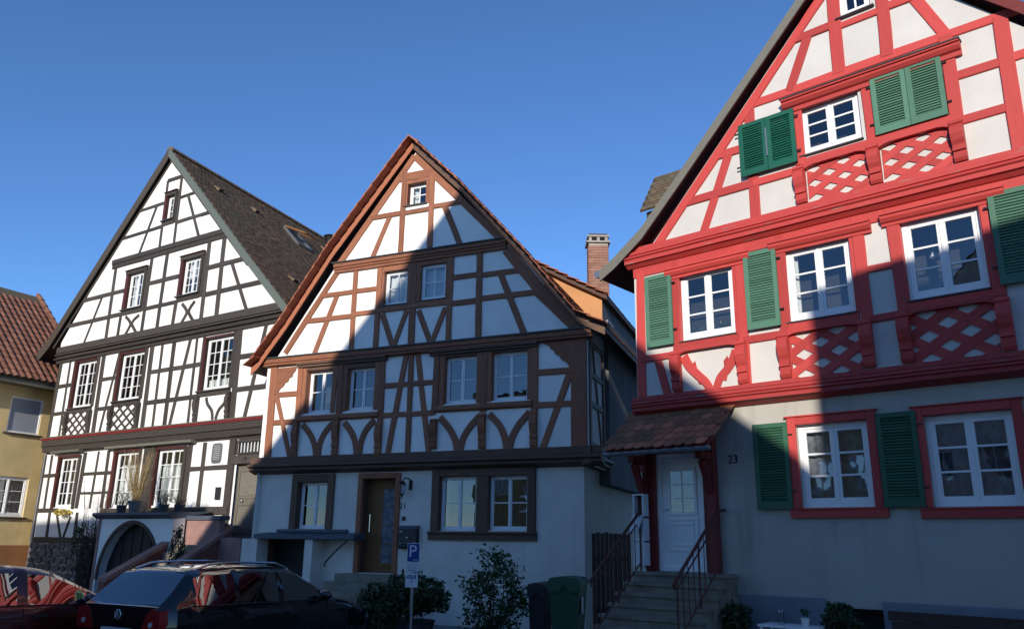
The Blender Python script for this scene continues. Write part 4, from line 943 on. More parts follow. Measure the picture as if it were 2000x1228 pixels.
timbers(hr_, PR, '''
p q 690 -120 727 432 .20
p q 977 -150 1017 325 .19
r q 738 152 955 74 .12
r q 450 238 672 162 .14
r q 1010 38 1180 -22 .14
b q 533 242 435 540 .16
b q 1185 -10 1358 195 .17
r q 190 632 1900 22 .15
p q 478 640 503 975 .16
p q 888 490 940 865 .17
p q 1382 312 1440 725 .18
r q 505 985 910 863 .16
r q 950 852 1405 718 .16
r p 725 228 915 165 .15
r p 553 512 980 383 .15
r p 1035 376 1265 303 .13
b p 838 225 688 695 .15
p X 1462 210 1475.6 428 .19
r q 1425 457 1725 362 .14
r q 1480 720 1775 627 .14
p q 1700 118 1822 905 .20
r q 1790 335 1900 300 .14
''', KR, 'timR', .024, extra=[((rr[2][0]+.20, rr[2][1]-.36), (apx_a, apx_z-.37), .6), ((-1, zg0), (9, zg0), .25)])
for A, B in (((rr[2][0]+.20, rr[2][1]-.36), (apx_a, apx_z-.37)),): beam(hr_, 'rafter', PR, A, B, .16, KR, .036, 'timR')
# gable cornice over the double window
def zz(pl, off, tg, x1, y1, x2, y2): return lev(pl, off, px(tg, x1, y1), px(tg, x2, y2)), pl.at(*px(tg, x1, y1), off)[0], pl.at(*px(tg, x2, y2), off)[0]
def cornice(z, a0, a1, off, h=.2, o=.15, mat='timR'):
    mould(hr_, 'window_cornice', PR, a0, a1, [(off, z+.02), (off+o, z), (off+o, z-.03), (off+o*.8, z-.035), (off+o*.85, z-.08), (off+o*.6, z-.13), (off+o*.35, z-.15), (off+o*.35, z-h), (off, z-h)], mat)
z, a0, a1 = zz(PR, KR+.15, 'q', 380, 612, 1445, 222); cornice(z, a0, a1, KR, .22, .16)
mould(hr_, 'cornice_cap', PR, a0-.015, a1+.015, [(KR, z+.035), (KR+.175, z+.018), (KR+.175, z+.001), (KR, z+.001)], 'sill')
a0, a1, z0, z1 = W_R['k']; mould(hr_, 'sill', PR, a0-.03, a1+.02, [(KR-.06, z0), (KR+.05, z0-.01), (KR+.05, z0-.03), (KR, z0-.035)], 'sill')
a0, a1, z0, z1 = W_R['top']; mould(hr_, 'sill', PR, a0-.06, a1+.06, [(KR-.06, z0), (KR+.07, z0-.01), (KR+.07, z0-.03), (KR, z0-.035)], 'sill')
def arched_rail(pl, a0, a1, z, off, mat): # lower edge of sill rail with shallow carved arch
    g = G(); n = 10; P = [(a0, z), (a1, z), (a1, z-.10)]+[(a1-.08-(a1-a0-.16)*k/n, z-.10+(.045 if 0 < k < n else .03)) for k in range(n+1)]+[(a0, z-.10)]
    g.prism(pl, P, off, off+.10); g.build('sill_rail', mat, hr_)
def panelset(x, off, mat, ztop, zbot, a0, a1, cons, nx, nz, lat=True, lw=.107):
    arched_rail(PR, a0, a1, ztop, off, mat)
    for a in cons: console(hr_, PR, a, ztop-.03, zbot+.02, off+.012, .17, mat, .15)
    if lat: lattice(hr_, PR, a0+.02, a1-.02, zbot, ztop-.05, nx, nz, lw, off, mat)
c1, c2, c3 = PR.at(*px('q', 500, 1010), KR)[0], PR.at(*px('q', 942, 890), KR)[0], PR.at(*px('q', 1442, 760), KR)[0]
zq = lev(PR, KR, px('q', 505, 1000), px('q', 905, 882), px('q', 1400, 738))
panelset(0, KR, 'timR', zq, zg0+.0, c1+.09, c2-.09, (c1, c2, c3), 2, 2.5); panelset(0, KR, 'timR', zq, zg0, c2+.09, c3-.09, (), 2, 2.5)
# shutters of the gable
def rct(tg, pts, off): return quad(PR, tg, pts, off)
o_ = KR+.06
s1 = rct('q', [(915, 475), (1125, 400), (1165, 750), (955, 810)], o_); s2 = rct('q', [(1125, 400), (1335, 325), (1390, 690), (1165, 750)], o_)
zA, zB_ = (s1[2]+s2[2])/2, (s1[3]+s2[3])/2; md = (s1[1]+s2[0])/2
shutter(hr_, PR, (s1[0], md-.004, zA, zB_), KR+.035, 'green', hinge=-1); shutter(hr_, PR, (md+.004, s2[1], zA, zB_), KR+.035, 'green')
s1 = rct('q', [(125, 765), (290, 705), (310, 1020), (150, 1075)], o_+.03); s2 = rct('q', [(290, 705), (455, 640), (480, 950), (310, 1020)], o_+.03)
zA, zB_ = (s1[2]+s2[2])/2, (s1[3]+s2[3])/2; md = (s1[1]+s2[0])/2
shutter(hr_, PR, (s1[0], md-.004, zA, zB_), KR+.06, 'dgreen', hinge=-1); shutter(hr_, PR, (md+.004, s2[1], zA, zB_), KR+.055, 'dgreen')
bar(hr_, 'bolt', PR, md-.012, md+.012, zA+.25, zB_-.2, KR+.10, KR+.115, 'metal')
# jetty mouldings between storeys
def jetty(zt, zb, a0, a1, of, og, mat):
    h = zt-zb; P = [(og, zt), (of+.045, zt), (of+.05, zt-.2*h), (of+.03, zt-.22*h), (of+.09, zt-.25*h), (of+.095, zt-.40*h), (of+.07, zt-.42*h), (of+.11, zt-.5*h), (of+.12, zt-.56*h), (of+.085, zt-.62*h), (of+.085, zt-.80*h), (of+.05, zt-.82*h), (og+.06, zt-.97*h), (og, zb)]
    mould(hr_, 'jetty_moulding', PR, a0, a1, P, mat, .5)
mould(hr_, 'frieze_board', PR, r0, r1, [(FR, zg1+.02), (FR+.03, zg1+.02), (FR+.028, zg1-.17), (FR, zg1-.175)], 'timR')
jetty(zg0, zg1, r0-.10, r1+.1, KR, FR, 'moulR'); jetty(zl0, zl1, r0-.08, r1+.1, FR, GR, 'moulR')
timbers(hr_, PR, '''
p s 255 235 262 1072 .17
p s 505 188 512 1042 .15
p s 950 85 1000 985 .18
p s 1250 20 1287 965 .17
p r 225 440 292 1020 .17
p r 432 390 520 1010 .17
p r 985 258 1085 850 .17
r s 235 800 485 775 .12
r s 1025 662 1230 622 .13
r r 295 692 440 668 .11
r r 325 988 475 964 .11
b s 378 815 447 1060 .15
''', FR, 'timR', .024, extra=[((-1, zg1-.02), (9, zg1-.02), .25), ((-1, zl0), (9, zl0), .25)])
for x1, y1, x2, y2, tg in ((415, 168, 1005, 22, 's'), (1090, 762, 1430, 688, 'p'), (355, 372, 1095, 172, 'r')):
    z, a0, a1 = zz(PR, FR+.14, tg, x1, y1, x2, y2)
    if tg == 'p': a1 = PR.at(*px('r', 290, 385), FR+.14)[0]; z = (PR.at(*px('p', x1, y1), FR+.14)[1]+PR.at(*px('r', 285, 383), FR+.14)[1])/2
    cornice(z, a0, a1, FR, .19, .14)
for key in ('f1', 'f2', 'f3'):
    a0, a1, z0, z1 = W_R[key]; mould(hr_, 'sill', PR, a0-.03, a1+.02, [(FR-.06, z0), (FR+.05, z0-.01), (FR+.05, z0-.03), (FR, z0-.035)], 'sill')
    bar(hr_, 'lintel', PR, a0-.02, a1+.02, z1+.001, z1+.12, FR-.05, FR+.026, 'timR')
    bar(hr_, 'rail', PR, a0-.04, a1+.04, z0-.18, z0-.036, FR, FR+.030, 'timR'); bar(hr_, 'window_jamb', PR, a0-.07, a0-.001, z0-.03, z1+.1, FR-.05, FR+.0215, 'timR'); bar(hr_, 'window_jamb', PR, a1+.001, a1+.07, z0-.03, z1+.1, FR-.05, FR+.0225, 'timR')
    cc = (a0-.10, a1+.12) if key != 'f1' else (a0-.10, a1+.10)
    panelset(0, FR, 'timR', z0-.15, zl0, a0-.03, a1+.03, cc, 2, 2.2, key != 'f1', .13)
curvedpx(hr_, 'carved_brace', PR, 's', [(560, 780), (600, 850), (665, 915), (715, 960), (755, 1025)], (.16, .13), FR, .025, 'timR')
curvedpx(hr_, 'carved_brace', PR, 's', [(928, 735), (905, 800), (865, 870), (815, 930), (785, 1015)], (.16, .13), FR, .025, 'timR')
for tg, pts in (('s', [(618, 838), (640, 812), (648, 848), (660, 880)]), ('s', [(655, 935), (668, 972), (690, 975), (705, 945)]), ('s', [(848, 868), (842, 810), (868, 775), (885, 845)]), ('s', [(835, 905), (868, 905), (860, 950), (822, 935)])):
    g = G(); g.prism(PR, [PR.at(*px(tg, *p), FR+.02) for p in pts], FR, FR+.022); g.build('carved_leaf', 'timR', hr_)
o_ = FR+.07
shutter(hr_, PR, rct('s', [(285, 235), (470, 180), (490, 690), (305, 720)], o_), FR+.05, 'green'); shutter(hr_, PR, rct('s', [(980, 60), (1205, 5), (1245, 555), (1015, 600)], o_), FR+.05, 'green')
r_ = rct('r', [(1000, 240), (1228, 195), (1300, 752), (1095, 790)], o_); shutter(hr_, PR, (r_[0], r_[0]+.62, r_[2], r_[3]), FR+.05, 'green', hinge=-1)
# ground floor windows
for key in ('g1', 'g2'):
    a0, a1, z0, z1 = W_R[key]; surround(hr_, PR, a0, a1, z0, z1, .13, -.02, .05, 'timR', ('window_jamb', 'lintel'))
    mould(hr_, 'sill', PR, a0-.17, a1+.17, [(-.06, z0), (.07, z0-.01), (.07, z0-.03), (.05, z0-.035), (.05, z0-.15), (0, z0-.155)], 'timR')
    mould(hr_, 'drip_cap', PR, a0-.16, a1+.16, [(0, z1+.155), (.075, z1+.145), (.075, z1+.125), (0, z1+.125)], 'timR')
shutter(hr_, PR, rct('w', [(180, 185), (355, 165), (395, 610), (212, 615)], .06), .035, 'mgreen'); shutter(hr_, PR, rct('w', [(810, 125), (1010, 110), (1080, 600), (860, 605)], .06), .035, 'mgreen')
lettering(hr_, 'house_number', '23', PR, PR.at(1432, 897, 0)[0], PR.at(1432, 897, 0)[1], .006, .19, 'number')
# front door
fd = ring(hr_, 'door', PR, dR0+.002, dR1-.002, dRb+.002, dRt-.002, .07, -.10, -.01, 'white2')
bar(fd, 'leaf', PR, dR0+.07, dR1-.07, dRb+.03, dRt-.07, -.10, -.06, 'white2')
w_ = dR1-dR0-.14; A0 = dR0+.07; x0, x1 = A0+w_*.22, A0+w_*.80; zt, zb = dRt-.30, dRt-.98
gf = ring(fd, 'glazing_frame', PR, x0-.05, x1+.05, zb-.05, zt+.05, .05, -.06, -.038, 'white2')
bar(fd, 'glass_backing', PR, x0, x1, zb, zt, -.066, -.0585, 'greyc')
for i in range(2):
    for k in range(3): mk('pane', [PR.W(x0+(x1-x0)*i/2, zb+(zt-zb)*k/3, -.052), PR.W(x0+(x1-x0)*(i+1)/2, zb+(zt-zb)*k/3, -.052), PR.W(x0+(x1-x0)*(i+1)/2, zb+(zt-zb)*(k+1)/3, -.052), PR.W(x0+(x1-x0)*i/2, zb+(zt-zb)*(k+1)/3, -.052)], [(0, 1, 2, 3)], 'glass', fd)
bar(fd, 'muntin', PR, (x0+x1)/2-.009, (x0+x1)/2+.009, zb, zt, -.055, -.044, 'white2')
for k in (1, 2): z = zb+(zt-zb)*k/3; bar(fd, 'muntin', PR, x0, x1, z-.009, z+.009, -.055, -.045, 'white2')
ring(fd, 'panel', PR, x0-.06, x1+.06, dRb+.32, dRb+.86, .05, -.06, -.040, 'white2'); ring(fd, 'panel', PR, x0+.03, x1-.03, dRb+.40, dRb+.78, .04, -.06, -.044, 'white2')
g = G(); g.tube([PR.W(A0+.05, dRb+1.0, -.06), PR.W(A0+.05, dRb+1.0, -.02), PR.W(A0+.15, dRb+1.0, -.015)], .012); g.build('handle', 'chrome', fd)
surround(hr_, PR, dR0, dR1, dRb, dRt, .14, -.02, .05, 'timRd')
# ---- porch roof with beaver-tail tiles
por = thing('porch_canopy', PR.W(.85, dRt, .4), 'small tiled porch canopy on red posts over the white front door', 'canopy')
po = .95; pzt = lev(PR, .06, (1238, 811), (1415, 795)); pzb = lev(PR, po, (1182, 882), (1379, 866)); pa0, pa1 = PR.at(1182, 882, po)[0], PR.at(1379, 866, po)[0]
T0, T1 = np.array(PR.W(pa0, pzb, po)), np.array(PR.W(pa0, pzt, .03)); up = (T1-T0); ls = np.linalg.norm(up); up /= ls; ud = PR.u; nn = np.cross(ud, up); nn = nn if nn[2] > 0 else -nn
dk = G(); P = [T0, T0+ud*(pa1-pa0), T0+ud*(pa1-pa0)+up*ls, T0+up*ls]; dk.box8([p-nn*.05 for p in P]+[p for p in P]); dk.build('deck', 'timRd', por)
nrow, ncol = 6, 10; tw_ = (pa1-pa0)/ncol; tl = ls/nrow; first = None; root = rootloc(por)
for k in range(nrow):
    for i in range(ncol+(k % 2)):
        xo = (i-(.5 if k % 2 else 0))*tw_
        if first is None:
            g = G(); n = 6; w2 = tw_*.48
            low = [(-w2*math.cos(math.pi*t/n), .05-.075*math.sin(math.pi*t/n)) for t in range(n+1)]; ptsT = low+[(w2, tl*1.5), (-w2, tl*1.5)]; m = len(ptsT)
            g.add([(x, y, .018) for x, y in ptsT]+[(x, y, 0) for x, y in ptsT], [tuple(range(m))]+[tuple(range(2*m-1, m-1, -1))]+[(t, m+t, m+(t+1) % m, (t+1) % m) for t in range(m)])
            first = mk('roof_tile', np.array(g.v)+root, g.f, 'tileP', por); ob = first
        else: ob = first.copy(); col.objects.link(ob); ob.parent = por
        tl_ = .05+rnd(-.01, .015); u2 = up*math.cos(tl_)-nn*math.sin(tl_); n2 = nn*math.cos(tl_)+up*math.sin(tl_); a_ = rnd(-.02, .02); uu = ud*math.cos(a_)+u2*math.sin(a_); u3 = np.cross(n2, uu)
        p = T0+ud*(xo+tw_/2)+up*(k*tl-.02+rnd(-.006, .006))+nn*(.030+rnd(0, .006))-root
        ob.matrix_local = Matrix(((uu[0], u3[0], n2[0], p[0]), (uu[1], u3[1], n2[1], p[1]), (uu[2], u3[2], n2[2], p[2]), (0, 0, 0, 1)))
g = G(); g.tube([T0-nn*.06-ud*.04, T0-nn*.06+ud*(pa1-pa0+.04)], .04, 8); g.build('gutter', 'metal', por)
pz = pzb-.1
for a in (dR0-.19, dR1+.19):
    beam(por, 'post', PR, (a, dRb-.02), (a, pz+.3), .16, .03, .13, 'timRd', .002)
    g = G(); g.fbox(PR, a-.06, a+.06, pz-.06, pz+.06, .16, .5); g.build('bracket_arm', 'timRd', por)
    g = G(); q = PR.W; g.box8([q(a-.05, pz-.62, .16), q(a+.05, pz-.62, .16), q(a+.05, pz-.50, .16), q(a-.05, pz-.50, .16), q(a-.05, pz-.10, .44), q(a+.05, pz-.10, .44), q(a+.05, pz-.06, .34), q(a-.05, pz-.06, .34)]); g.build('bracket_strut', 'timRd', por)
# ---- stone steps and rails
st = thing('stone_steps', PR.W(.9, 0, 1), 'worn stone steps leading up to the white front door', 'steps')
ns = 9; rise = dRb/ns
for k in range(ns):
    z = dRb-.012-rise*k; off1 = .42+.21*k
    g = G(); g.fbox(PR, dR0-.28-.015*k, dR1+.50-.015*k, 0, z-.05, .035, off1-.03); sg = g.build('riser', 'step', st)
    g = G(); g.fbox(PR, dR0-.31-.015*k, dR1+.53-.015*k, z-.05, z, .035 if k == 0 else off1-.26, off1); g.build('tread', 'step', st)
def railing(label, a, o_top, o_bot, grp):
    t = thing('stair_railing', PR.W(a, 0, (o_top+o_bot)/2), label, 'railing', grp)
    zt = dRb+.95; zb = dRb+.95-rise*(o_bot-o_top)/.21; R_ = lambda o, z: PR.W(a, z, o)
    g = G(); g.tube([R_(o_top-.25, zt+.02), R_(o_top, zt), R_(o_bot, zb), R_(o_bot+.1, zb-.08), R_(o_bot+.06, zb-.14)], .026); g.build('handrail', 'railr', t)
    g = G(); g.tube([R_(o_top, zt-.14), R_(o_bot, zb-.14)], .012); g.build('rail', 'railr', t)
    g = G(); g.tube([R_(o_top, zt-.82), R_(o_bot, zb-.82)], .012); g.build('rail', 'railr', t)
    n = 8
    for k in range(n+1):
        f = k/n; o = o_top+(o_bot-o_top)*f; z = zt+(zb-zt)*f; foot = dRb-rise*max(0, math.ceil((o-.42)/.21)) if k in (0, 4, n) else z-.82
        g = G(); g.tube([R_(o, max(0, foot-.02)), R_(o, z)], .016 if k in (0, 4, n) else .008, 6); g.build('baluster', 'railr', t)
    return t
railing('red iron stair railing on the alley side of the stone steps', dR0-.17, .30, 1.65, None); railing('red iron stair railing between the stone steps and the house number', dR1+.37, .30, 1.65, None)
# letterboxes on a stand
lb = thing('letterbox_stand', PR.W(dR0-.55, 0, .3), 'stack of white letterboxes with one flap hanging open', 'letterbox')
la_, lb_ = PR.at(1236, 1000, .3)[0], PR.at(1256, 1000, .3)[0]; zt = lev(PR, .3, (1246, 964))
for k in range(3):
    z1 = zt-k*.40; bx_ = ring(lb, 'box', PR, la_, lb_, z1-.37, z1, .025, .12, .30, 'postw'); bar(bx_, 'back', PR, la_+.02, lb_-.02, z1-.35, z1-.02, .12, .14 if k == 0 else .285, 'postw')
    if k == 0:
        g = G(); q = PR.W; g.box8([q(la_-.02, z1-.62, .46), q(lb_-.02, z1-.62, .46), q(lb_-.02, z1-.62, .44), q(la_-.02, z1-.62, .44), q(la_, z1-.37, .32), q(lb_, z1-.37, .32), q(lb_, z1-.37, .30), q(la_, z1-.37, .30)]); g.build('flap', 'postw', bx_)
g = G(); g.fbox(PR, la_+.05, lb_-.05, 0, zt-.75, .16, .22); g.build('post', 'postw', lb)
tg_ = bar(None, 'porch_lamp', PR, dR0-.25, dR0-.17, dRt-.42, dRt-.30, .16, .22, 'white2'); tag(tg_, 'small white square lamp on the red porch post', 'lamp')
# bench table with glass and pot, planks, plants
wt = thing('white_table', PR.W(*[PR.at(1547, 1220, .7)[0]], 0, .7), 'small white table standing against the shaded cream wall', 'table')
ta0, ta1 = PR.at(1497, 1218, .6)[0], PR.at(1596, 1220, .8)[0]; tz = lev(PR, .7, (1497, 1218), (1596, 1222))
g = G(); g.fbox(PR, ta0, ta1, tz-.03, tz, .45, .9); g.build('table_top', 'white2', wt)
for a in (ta0+.04, ta1-.04):
    for o in (.5, .85): g = G(); g.fbox(PR, a-.02, a+.02, 0, tz-.03, o-.02, o+.02); g.build('leg', 'white2', wt)
ja = PR.at(1526, 1215, .68)[0]; jp = np.array(PR.W(ja, tz, .68)); g = G(); g.tube([jp, jp+[0, 0, .16], jp+[0, 0, .19]], [.045, .045, .04], 12); tag(g.build('glass_jar', 'glass'), 'clear glass jar standing on the white table', 'jar')
ja = PR.at(1573, 1215, .7)[0]; jp = np.array(PR.W(ja, tz, .7)); pt = thing('potted_plant', tuple(jp), 'little green plant in a white pot on the table', 'plant'); g = G(); g.tube([jp, jp+[0, 0, .11]], [.045, .06], 12); g.build('pot', 'blackpot', pt)
def leaves(g, c, r, n, s, up=0., el=1.6):
    for _ in range(n):
        while True:
            p = np.array([rnd(-1, 1), rnd(-1, 1), rnd(-1, 1)])
            if p@p <= 1: break
        p = np.array(c)+p*np.array(r); d = np.array([rnd(-1, 1), rnd(-1, 1), rnd(-.7, .9)+up]); d /= np.linalg.norm(d); e = np.cross(d, [rnd(-1, 1), rnd(-1, 1), rnd(-1, 1)]); e /= np.linalg.norm(e); k = s*rnd(.6, 1.25); fo = np.cross(d, e)*k*.18
        g.add([p, p+d*k*el*.5+e*k*.42+fo, p+d*k*el, p+d*k*el*.5-e*k*.42+fo], [(0, 1, 2), (0, 2, 3)])
g = G(); leaves(g, jp+[0, 0, .17], (.05, .05, .06), 60, .03, .6); g.build('foliage', 'leaf2', pt)
def clumps(c, r, n, nl, s, spread=.34, up=.1):
    g = G()
    for _ in range(n):
        while True:
            p = np.array([rnd(-1, 1), rnd(-1, 1), rnd(-1, 1)])
            if .25 < p@p <= 1: break
        leaves(g, np.array(c)+p*np.array(r), (spread*r[0]*rnd(.6, 1.2),)*2+(spread*r[2]*rnd(.5, 1.1),), nl, s, up)
    return g
def stems(g, base, c, r, n, rad_=.02):
    base = np.array(base)
    for _ in range(n):
        t = np.array(c)+np.array([rnd(-.8, .8)*r[0], rnd(-.8, .8)*r[1], rnd(-.3, .9)*r[2]]); m = (base+t)/2+np.array([rnd(-.1, .1), rnd(-.1, .1), .1])
        g.tube(catmull([base+np.array([rnd(-.05, .05), rnd(-.05, .05), 0]), m, t], 3), [rad_*(1-.13*k) for k in range(7)], 5)
def plant(name, label, base, c, r, n, nl, s, mat, sp=.34, nst=10, pot=None, up=.1, rad_=.02, cat='shrub'):
    t = thing(name, tuple(base), label, cat); clumps(c, r, n, nl, s, sp, up).build('foliage', mat, t); g = G(); stems(g, base, c, r, nst, rad_); g.build('stem', 'bark', t)
    if pot:
        g = G(); b = np.array(base); h, w0, w1 = pot[:3]; b[2] -= h; g.tube([b, b+[0, 0, h*.9], b+[0, 0, h], b+[0, 0, h-.03]], [w0, w1, w1*1.06, w1*.85], 18); g.build('pot', pot[3], t)
    return t
for lab, x, y, o in (('low green shrub between the stone steps and the white table', 1440, 1205, .45), ('low green shrub in front of the dark cellar opening', 1640, 1208, .40)):
    a, z = PR.at(x, y, o); plant('low_shrub', lab, PR.W(a, 0, o), PR.W(a, z-.02, o), (.22, .22, .2), 40, 26, .05, 'leaf', nst=14)
pk = thing('plank_stack', PR.W(6, 0, .4), 'stack of weathered brown planks leaning along the house base', 'planks')
za = PR.at(1735, 1200, .35); 
for k in range(4):
    a0 = PR.at(1735, 1200, .35)[0]+.04*k; z1 = lev(PR, .35, (1735, 1192))-k*.13; g = G(); q = PR.W; a1 = a0+3.2
    g.box8([q(a0, z1-.12, .36+.02*k), q(a1, z1-.14, .36+.02*k), q(a1, z1-.14, .30), q(a0, z1-.12, .30), q(a0, z1, .36+.02*k), q(a1, z1-.02, .36+.02*k), q(a1, z1-.02, .30), q(a0, z1, .30)]); g.build('plank', 'plank', pk)
for a in (PR.at(1735, 1200, .35)[0]+.3, PR.at(1735, 1200, .35)[0]+2.7): g = G(); g.fbox(PR, a, a+.1, 0, PR.at(1735, 1194, .35)[1]-.05, .2, .29); g.build('support', 'plank', pk)

# ================================================================ dormer on the right house, rear building, chimney
dmr = thing('roof_dormer', PR.W(1.0, 8, -1), 'small brown tiled dormer peeping over the red house verge', 'dormer')
P0 = np.array(PR.W(0, 0, -1.6)); pd = Plane((P0[0], P0[1], 0), PR.u, PR.n)
def dp(x, y, off): a, z = PR.at(x, y, off); return np.array(PR.W(a, z, off))
q0, q1 = dp(1250, 412, -1.2), dp(1278, 348, -2.2); dv = np.array([*rdr, 0]); dvu = PR.u
g = G(); A = q0; B = q1; tile_field(g, A, B, dvu, 1.6, .17, .14, .018); tag(g.build('tiles', 'tileD', dmr), kind='stuff')
g = G(); g.box8([A-[0,0,.04], A+dvu*1.6-[0,0,.04], B+dvu*1.6-[0,0,.04], B-[0,0,.04], A, A+dvu*1.6, B+dvu*1.6, B]); g.build('roof', 'timL', dmr)
g = G(); c0 = A+dvu*.12+np.array([.05, .1, 0]); c1 = c0+dvu*1.4; dep = (B-A)*np.array([1, 1, 0]); g.box8([c0-[0,0,1.4], c1-[0,0,1.4], c1+dep-[0,0,1.4], c0+dep-[0,0,1.4], c0-[0,0,.03], c1-[0,0,.03], c1+dep+[0,0,.5], c0+dep+[0,0,.5]]); g.build('cheek_wall', 'timL', dmr)

rb = thing('rear_house', (1.6, 22.5, 0), 'orange rendered rear house with red tiled verge behind the brown house', 'house')
Yb = 22.0
def by(x, y, Y=Yb): d = ray(x, y); d = d*(Y/d[1]); return np.array([d[0], Y, d[2]+H])
e0, e1, e2, e3 = by(985, 478), by(1030, 507), by(1110, 545), by(1188, 580)
bt = by(1178, 640)
mk('wall', [(e0[0], Yb, 0), (by(1176, 600)[0], Yb, 0), (by(1176, 600)[0], Yb, by(1176, 577)[2]), tuple(by(1110, 548)), tuple(by(1030, 510)), tuple(e0)], [(0, 1, 2, 3, 4, 5)], 'orange', rb)
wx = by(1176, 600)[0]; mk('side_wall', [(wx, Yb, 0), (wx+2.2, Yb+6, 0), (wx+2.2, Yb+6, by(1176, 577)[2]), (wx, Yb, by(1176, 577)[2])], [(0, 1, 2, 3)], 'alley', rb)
bdv = np.array([.34, .94, 0]); g = G(); LN = [e0, e1, e2, e3]
for A, B in zip(LN[1:], LN): tile_field(g, A-bdv*.25, B-bdv*.25, bdv, 6, .18, .17, .02)
tag(g.build('roof_tiles', 'tileM', rb), kind='stuff')
g = G()
for A, B in zip(LN, LN[1:]): A = A-bdv*.2; B = B-bdv*.2; d_ = np.array([0, 0, -.12]); g.box8([A+d_, B+d_, B+d_+bdv*6, A+d_+bdv*6, A, B, B+bdv*6, A+bdv*6])
g.build('roof', 'soffM', rb)
first = None; root = rootloc(rb)
for A, B in zip(LN, LN[1:]):
    L_ = np.linalg.norm(A-B); upv = (A-B)/L_; nz = np.cross(upv, bdv); nz = nz if nz[2] > 0 else -nz; nz /= np.linalg.norm(nz)
    for k in range(max(1, int(L_/.3))):
        t = .13; u2 = upv*math.cos(t)-nz*math.sin(t); n2 = nz*math.cos(t)+upv*math.sin(t); yy = np.cross(n2, u2); p = B+upv*(k*.3)+nz*.05-bdv*.12-root
        Mx = Matrix(((u2[0], yy[0], n2[0], p[0]), (u2[1], yy[1], n2[1], p[1]), (u2[2], yy[2], n2[2], p[2]), (0, 0, 0, 1)))
        if first is None:
            g = G(); g.box8([(0, -.2, 0), (.38, -.2, 0), (.38, .2, 0), (0, .2, 0), (0, -.2, .024), (.38, -.2, .024), (.38, .2, .024), (0, .2, .024)]); first = mk('verge_tile', np.array(g.v)+root, g.f, 'tileV', rb); first.matrix_local = Mx
        else: copyof(first, rb, Mx)
# window in the rear side wall
g = G(); w0 = np.array([wx+.35, Yb+.95, 0]); wdv = np.array([2.2, 6, 0])/math.hypot(2.2, 6); zc_ = by(1190, 640)[2]
PSb = Plane((wx, Yb, 0), wdv, (wdv[1], -wdv[0], 0)); fr_ = ring(rb, 'window', PSb, .5, 1.3, zc_-.5, zc_+.35, .07, -.02, .04, 'white2'); mk('pane', [PSb.W(.57, zc_-.43, .01), PSb.W(1.23, zc_-.43, .01), PSb.W(1.23, zc_+.28, .01), PSb.W(.57, zc_+.28, .01)], [(0, 1, 2, 3)], 'room', fr_)
# chimney
Yc = 23.2; c0, c1 = by(1150, 520, Yc), by(1189, 520, Yc); ctop = by(1170, 474, Yc)[2]; cbot = by(1170, 580, Yc)[2]-1.0; cw = (c1[0]-c0[0]); cwx = cw*.86
ch = thing('chimney', (c0[0]+cw/2, Yc+.3, cbot), 'slim brick chimney with vented cap behind the orange gable', 'chimney')
g = G(); g.wbox(c0[0]+.01, c0[0]+cw-.01, Yc+.01, Yc+.5, cbot, ctop-.005); g.build('core', 'mortar', ch)
bh = .083; first = None; root = rootloc(ch); nrow = int((ctop-cbot)/bh)
for k in range(nrow):
    nb = 2.5; bw = cw/nb
    xs = [0, 1, 2] if k % 2 == 0 else [-.5, .5, 1.5]
    for i in xs:
        x0 = max(0, i*bw); x1 = min(cw, (i+1)*bw)
        if x1-x0 < .04: continue
        g = G(); g.wbox(c0[0]+x0+.006, c0[0]+x1-.006, Yc-.008, Yc+.05, cbot+k*bh+.006, cbot+(k+1)*bh-.006); g.build('brick', 'brick', ch)
    for y0, y1 in (((0, .25), (.25, .5)) if k % 2 else ((0, .12), (.12, .37), (.37, .5))):
        for xx in (c0[0]-.008, c0[0]+cw-.042): g = G(); g.wbox(xx, xx+.05, Yc+y0+.056 if y0 == 0 else Yc+y0+.006, Yc+y1-.006, cbot+k*bh+.006, cbot+(k+1)*bh-.006); g.build('brick', 'brick', ch)
g = G(); g.wbox(c0[0]-.06, c0[0]+cw+.06, Yc-.06, Yc+.56, ctop-.0, ctop+.05); g.build('cap', 'mortar', ch)
for i in range(3):
    for yy in (Yc, Yc+.40): g = G(); x = c0[0]+.02+i*(cw-.12)/2; g.wbox(x, x+.08, yy, yy+.10, ctop+.05, ctop+.19); g.build('vent_pier', 'mortar', ch)
g = G(); g.wbox(c0[0]-.03, c0[0]+cw+.03, Yc-.03, Yc+.53, ctop+.19, ctop+.24); g.build('cap', 'mortar', ch); g = G(); g.wbox(c0[0]+.02, c0[0]+cw-.02, Yc+.02, Yc+.48, ctop+.24, ctop+.31); g.build('lid', 'dark', ch)
# ================================================================ yellow house at the far left
yd = rad(28.4); PY = Plane((-16., 27.6, 0), (-math.sin(yd), -math.cos(yd), 0), (math.cos(yd), -math.sin(yd), 0))
hy = thing('yellow_house', PY.W(3, 0, -3), 'yellow rendered house with brown pantiled roof beside the black-beamed gable', 'house')
zey = lev(PY, 0, (60, 752)); 
wy1 = quad(PY, None, [(22, 772), (84, 783), (73, 850), (10, 842)], -.05); wy2 = quad(PY, None, [(-20, 925), (54, 935), (42, 1010), (-32, 1006)], -.08)
wy2 = (wy2[0], wy2[1], wy2[2], wy2[3]); wy1, wy2 = [(min(r[0], r[1]), max(r[0], r[1]), r[2], r[3]) for r in (wy1, wy2)]
wall(hy, 'wall', PY, [(-4, 0), (9, 0), (9, zey), (-4, zey)], [wy1, wy2], 0, 'yellow')
zp = lev(PY, 0, (45, 1064)); bar(hy, 'plinth', PY, -4, 9, 0, zp, 0, .03, 'brownp')
